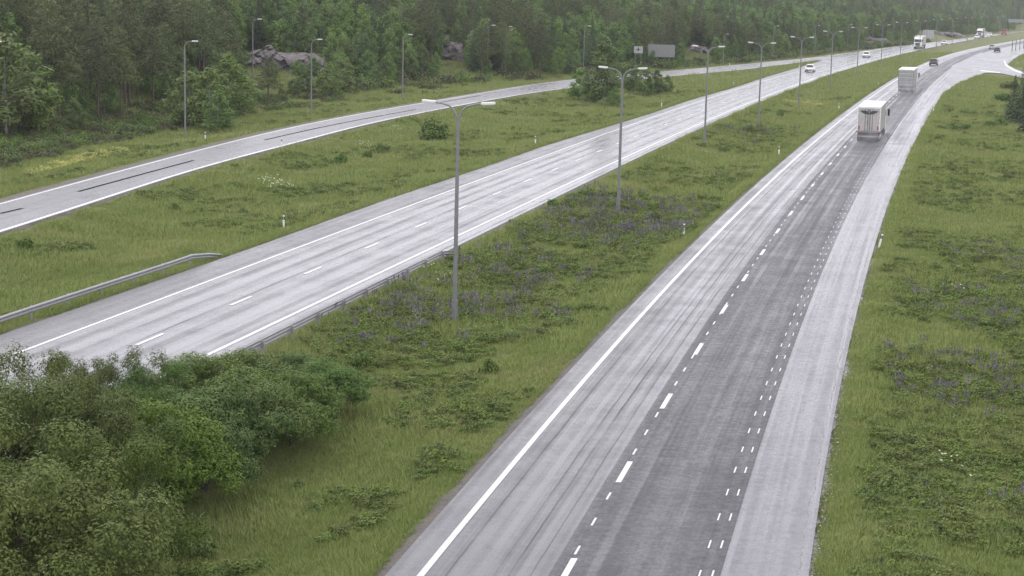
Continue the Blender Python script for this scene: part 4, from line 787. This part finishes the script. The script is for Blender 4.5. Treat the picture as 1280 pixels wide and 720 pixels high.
def lupin(seed):
    r = random.Random(seed); V0, F0 = blobs_to_leaves([(0, 0, .22, .3, .7), (.2, .1, .2, .22, .7), (-.15, -.15, .2, .22, .7)], 90, .05, seed); V = [V0]; Fc = [F0]; nv = len(V0); nl = len(F0)
    for i in range(r.randint(3, 6)):
        a = r.uniform(0, 6.28); q = .34 * math.sqrt(r.random()); cx, cy = q * math.cos(a), q * math.sin(a); h0 = r.uniform(.38, .5); L = r.uniform(.14, .24); P = np.array([(cx + .022 * math.cos(t * 2.4) * (1 - .6 * t / 22), cy + .022 * math.sin(t * 2.4) * (1 - .6 * t / 22), h0 + L * t / 22) for t in range(22)]); Nn = P - np.array([cx, cy, 0]); Nn[:, 2] = .01
        v, f = leafquads(P, Nn * 30, .026, .8, seed + i); V.append(v); Fc.append(f + nv); nv += len(v)
    m_ = npmesh('lupin', np.concatenate(V), np.concatenate(Fc)); m_.materials.append(M_LUPLEAF); m_.materials.append(M_LUPIN); mi = np.zeros(len(m_.polygons), np.int32); mi[nl:] = 1; m_.polygons.foreach_set('material_index', mi); return m_
LUP = [lupin(91), lupin(92), lupin(93)]
zones = [((500, 390), 7.5, 5, 1.), ((560, 360), 6, 10, 1.), ((610, 410), 6, 6, 1), ((470, 420), 4, 5, .9), ((640, 350), 5, 10, .8), ((700, 268), 7, 14, .6), ((790, 275), 8, 16, .9), ((830, 290), 5, 9, 1.), ((735, 300), 7, 10, .6), ((1255, 400), 5, 9, 1.), ((1230, 470), 5, 4, 1.), ((1270, 500), 6, 4, 1), ((1245, 520), 4, 3, .9), ((1190, 505), 2, 2, .7), ((1275, 340), 4, 10, .8), ((1230, 640), 3, 3, .25), ((940, 178), 8, 18, .25), ((1200, 640), 5, 4, .12)]
WEEDZ = []
r = np.random.default_rng(76)
for (px, rx, ry, dn) in zones:
    cx, cy, _ = GT(*px); n = int(rx * ry * 3.14 * 2.6 * min(1, (110 / cy))); a = r.uniform(0, 6.28, n); q = np.sqrt(r.random(n)) * 1.15; WEEDZ.append(np.stack([cx + np.cos(a) * q * rx, cy + np.sin(a) * q * ry], -1))
WEEDZ = np.concatenate(WEEDZ); WEEDZ = WEEDZ[(gap(WEEDZ[:, 0], WEEDZ[:, 1]) > 1.2) & (noise2(WEEDZ[:, 0], WEEDZ[:, 1], 1.9, 69) > .3)]; n = len(WEEDZ)
scatter('lush_herbs', np.column_stack([WEEDZ, ground(WEEDZ[:, 0], WEEDZ[:, 1])]), r.uniform(.7, 1.35, n) * np.clip((WEEDZ[:, 1] / 80) ** .3, 1, 2), r.uniform(0, 6.28, n), r.random(n), r.integers(0, 3, n), WEEDS, 'lush leafy herbs growing thickly among the lupins')
r = np.random.default_rng(75); LP = []
for (px, rx, ry, dn) in zones:
    cx, cy, _ = GT(*px); n = int(rx * ry * 3.14 * .42 * dn * min(1, (110 / cy))); a = r.uniform(0, 6.28, n); q = np.sqrt(r.random(n)) ** 1.1; LP.append(np.stack([cx + np.cos(a) * q * rx, cy + np.sin(a) * q * ry], -1))
LP = np.concatenate(LP); k = (gap(LP[:, 0], LP[:, 1]) > 1.2) & (noise2(LP[:, 0], LP[:, 1], 2.4, 68) > .33); LP = LP[k]; n = len(LP)
scatter('lupins', np.column_stack([LP, ground(LP[:, 0], LP[:, 1])]), r.uniform(.8, 1.5, n) * np.clip((LP[:, 1] / 80) ** .3, 1, 2), r.uniform(0, 6.28, n), r.random(n), r.integers(0, 3, n), LUP, 'muted purple lupins growing in drifts among the grass')
def flowers(name, pix, n, rx, ry, mat, size, h, label, seed):
    r = np.random.default_rng(seed); PP = []
    for px in pix: cx, cy, _ = GT(*px); a = r.uniform(0, 6.28, n); q = np.sqrt(r.random(n)); PP.append(np.stack([cx + np.cos(a) * q * rx, cy + np.sin(a) * q * ry], -1))
    PP = np.concatenate(PP); PP = PP[noise2(PP[:, 0], PP[:, 1], 1.1, 55) > .4]; PP = PP[gap(PP[:, 0], PP[:, 1]) > .8]; m_ = len(PP); P = np.column_stack([PP, ground(PP[:, 0], PP[:, 1]) + r.uniform(.6, 1.1, m_) * h]); V, Fc = leafquads(P, np.tile([0, -.5, 1.], (m_, 1)), size, .9, seed)
    o = mobj(name, npmesh(name, V, Fc), mat); tag(o, label, None, None, 'stuff')
flowers('yellow_flowers', [(60, 214), (80, 208), (100, 202), (118, 198), (135, 194)], 480, 1.7, 6, M_YELLOW, .055, .4, 'strip of yellow flowers on the bank at the left of the slip road', 5)
flowers('yellow_flowers', [(1003, 130), (1016, 129.5)], 1100, 3.2, 6, M_YELLOW, .06, .35, 'pale yellow flower patch around the foot of a median lamp post', 6)
flowers('white_flowers', [(330, 236), (343, 240), (356, 243), (338, 232), (457, 187), (495, 166)], 16, .8, 1.6, M_WHITEFL, .07, .9, 'clumps of whitish umbel flowers in the left grass', 7)
flowers('white_flowers', [(1195, 372), (545, 345), (560, 360), (1200, 600)], 22, .9, 1.2, M_WHITEFL, .05, .8, 'scattered pale flower heads among the lupins', 8)
# scrub on the bank at the left
x, y = grid_pts(-120, 30, 150, 420, 1.25, 77); e2 = edge_e(x, y); sx2, sy2 = proj(x, y, ground(x, y)); k = (e2 > -9) & (e2 < 6) & (sx2 > -40) & (sx2 < 600) & (hill_d(x, y) > 4.5) & (noise2(x, y, 6, 78) > np.where(sx2 < 300, .2, .58)); x, y = x[k], y[k]; n = len(x); r = np.random.default_rng(79)
SCR = [weed(84, 260, 1.1, .10, M_SCRUB, 8), weed(85, 260, 1.3, .10, M_SHRUB, 8), weed(86, 260, .9, .10, M_SCRUB, 8)]
scatter('scrub', np.column_stack([x, y, ground(x, y)]), r.uniform(.6, 1.25, n), r.uniform(0, 6.28, n), r.random(n), r.integers(0, 3, n), SCR, 'low brownish green scrub on the bank below the pines')
x, y = grid_pts(-60, 340, 300, 1100, 2.6, 87); e2 = edge_e(x, y); sx2, _ = proj(x, y, ground(x, y)); k = (e2 > -2.5) & (e2 < 6) & (sx2 > 400) & (sx2 < 1160) & (noise2(x, y, 9, 88) > .3); x, y = x[k], y[k]; n = len(x)
scatter('forest_edge_undergrowth', np.column_stack([x, y, ground(x, y)]), r.uniform(1., 2.6, n), r.uniform(0, 6.28, n), r.random(n), r.integers(0, 3, n), SCR, 'undergrowth along the foot of the forest slope')
# crumbled stones along the right pavement edge
r = np.random.default_rng(95); n = 1500; y = 42 * (300 / 42) ** r.random(n); x = off(fn(xCR(YT)), y, r.normal(.12, .16, n)); q = np.array([(1, 0, 0), (-.5, .85, 0), (-.5, -.85, 0), (0, 0, .8), (.1, .1, -.5)]); V = []; 
s = r.uniform(.02, .06, n); an = r.uniform(0, 6.28, n)
for i in range(n):
    c, s_ = math.cos(an[i]), math.sin(an[i]); V.append(np.stack([x[i] + (q[:, 0] * c - q[:, 1] * s_) * s[i], y[i] + (q[:, 0] * s_ + q[:, 1] * c) * s[i], -.03 + q[:, 2] * s[i]], -1))
Fb = np.array([(0, 1, 3), (1, 2, 3), (2, 0, 3), (1, 0, 4), (2, 1, 4), (0, 2, 4)]); Fc = (Fb[None] + (np.arange(n) * 5)[:, None, None]).reshape(-1, 3)
tag(mobj('loose_stones', npmesh('loose_stones', np.concatenate(V), Fc), M_STONE_EDGE), 'loose pale stones and asphalt crumbs along the right pavement edge', None, None, 'stuff')
# ---------------------------------------------------------------- spray thrown up by the lorries
def spray(host, L, w, hgt, dens, label, back=6):
    bm = bmesh.new(); bmesh.ops.create_icosphere(bm, subdivisions=3, radius=1)
    for v in bm.verts:
        t = (v.co.y + 1) / 2; v.co = Vector((v.co.x * w / 2 * (1.15 - .3 * t), v.co.y * L / 2, max(v.co.z, -.15) * hgt * (1.1 - .5 * t)))
    me = bpy.data.meshes.new('road_spray'); bm.to_mesh(me); bm.free(); o = mobj('road_spray', me); sm = bpy.data.materials.new('spray_' + str(dens)); sm.use_nodes = True; q = sm.node_tree; q.nodes.clear(); oo = q.nodes.new('ShaderNodeOutputMaterial'); pv = q.nodes.new('ShaderNodeVolumePrincipled')
    pv.inputs['Color'].default_value = (.93, .94, .97, 1); tc = q.nodes.new('ShaderNodeTexCoord'); nz = q.nodes.new('ShaderNodeTexNoise'); nz.inputs['Scale'].default_value = .7; mr = q.nodes.new('ShaderNodeMapRange'); mr.inputs[1].default_value = .35; mr.inputs[2].default_value = .7; mr.inputs[4].default_value = dens
    q.links.new(tc.outputs['Object'], nz.inputs['Vector']); q.links.new(nz.outputs['Fac'], mr.inputs[0]); q.links.new(mr.outputs[0], pv.inputs['Density']); q.links.new(pv.outputs[0], oo.inputs['Volume']); me.materials.append(sm)
    a = host.rotation_euler.z; d = Vector((-math.sin(a), math.cos(a), 0)); o.location = Vector(host.location) + d * (L / 2 - back) + Vector((0, 0, .25)); o.rotation_euler = (0, 0, a); tag(o, label, None, None, 'stuff')
spray(t1, 20, 4.6, 1.3, .06, 'fine spray trailing the lorry with the emblem', 9); spray(t2, 26, 5.4, 1.7, .07, 'spray cloud round the wheels of the lorry with the slatted rear', 11); spray(t4, 34, 8, 3.6, .06, 'mist behind the most distant lorry', 22)
# ---------------------------------------------------------------- haze
hz = MB().box((150, 1000, 58), (2400, 3000, 124)).build('haze', None); hm = bpy.data.materials.new('haze_air'); hm.use_nodes = True; hn = hm.node_tree; hn.nodes.clear(); ho = hn.nodes.new('ShaderNodeOutputMaterial'); pv = hn.nodes.new('ShaderNodeVolumePrincipled')
pv.inputs['Density'].default_value = .00010; pv.inputs['Color'].default_value = (.9, .93, .96, 1); hn.links.new(pv.outputs[0], ho.inputs['Volume']); hz.data.materials.append(hm); tag(hz, 'thin rain haze over the whole place', None, None, 'stuff')
SC.cycles.volume_bounces = 1; SC.cycles.max_bounces = 6
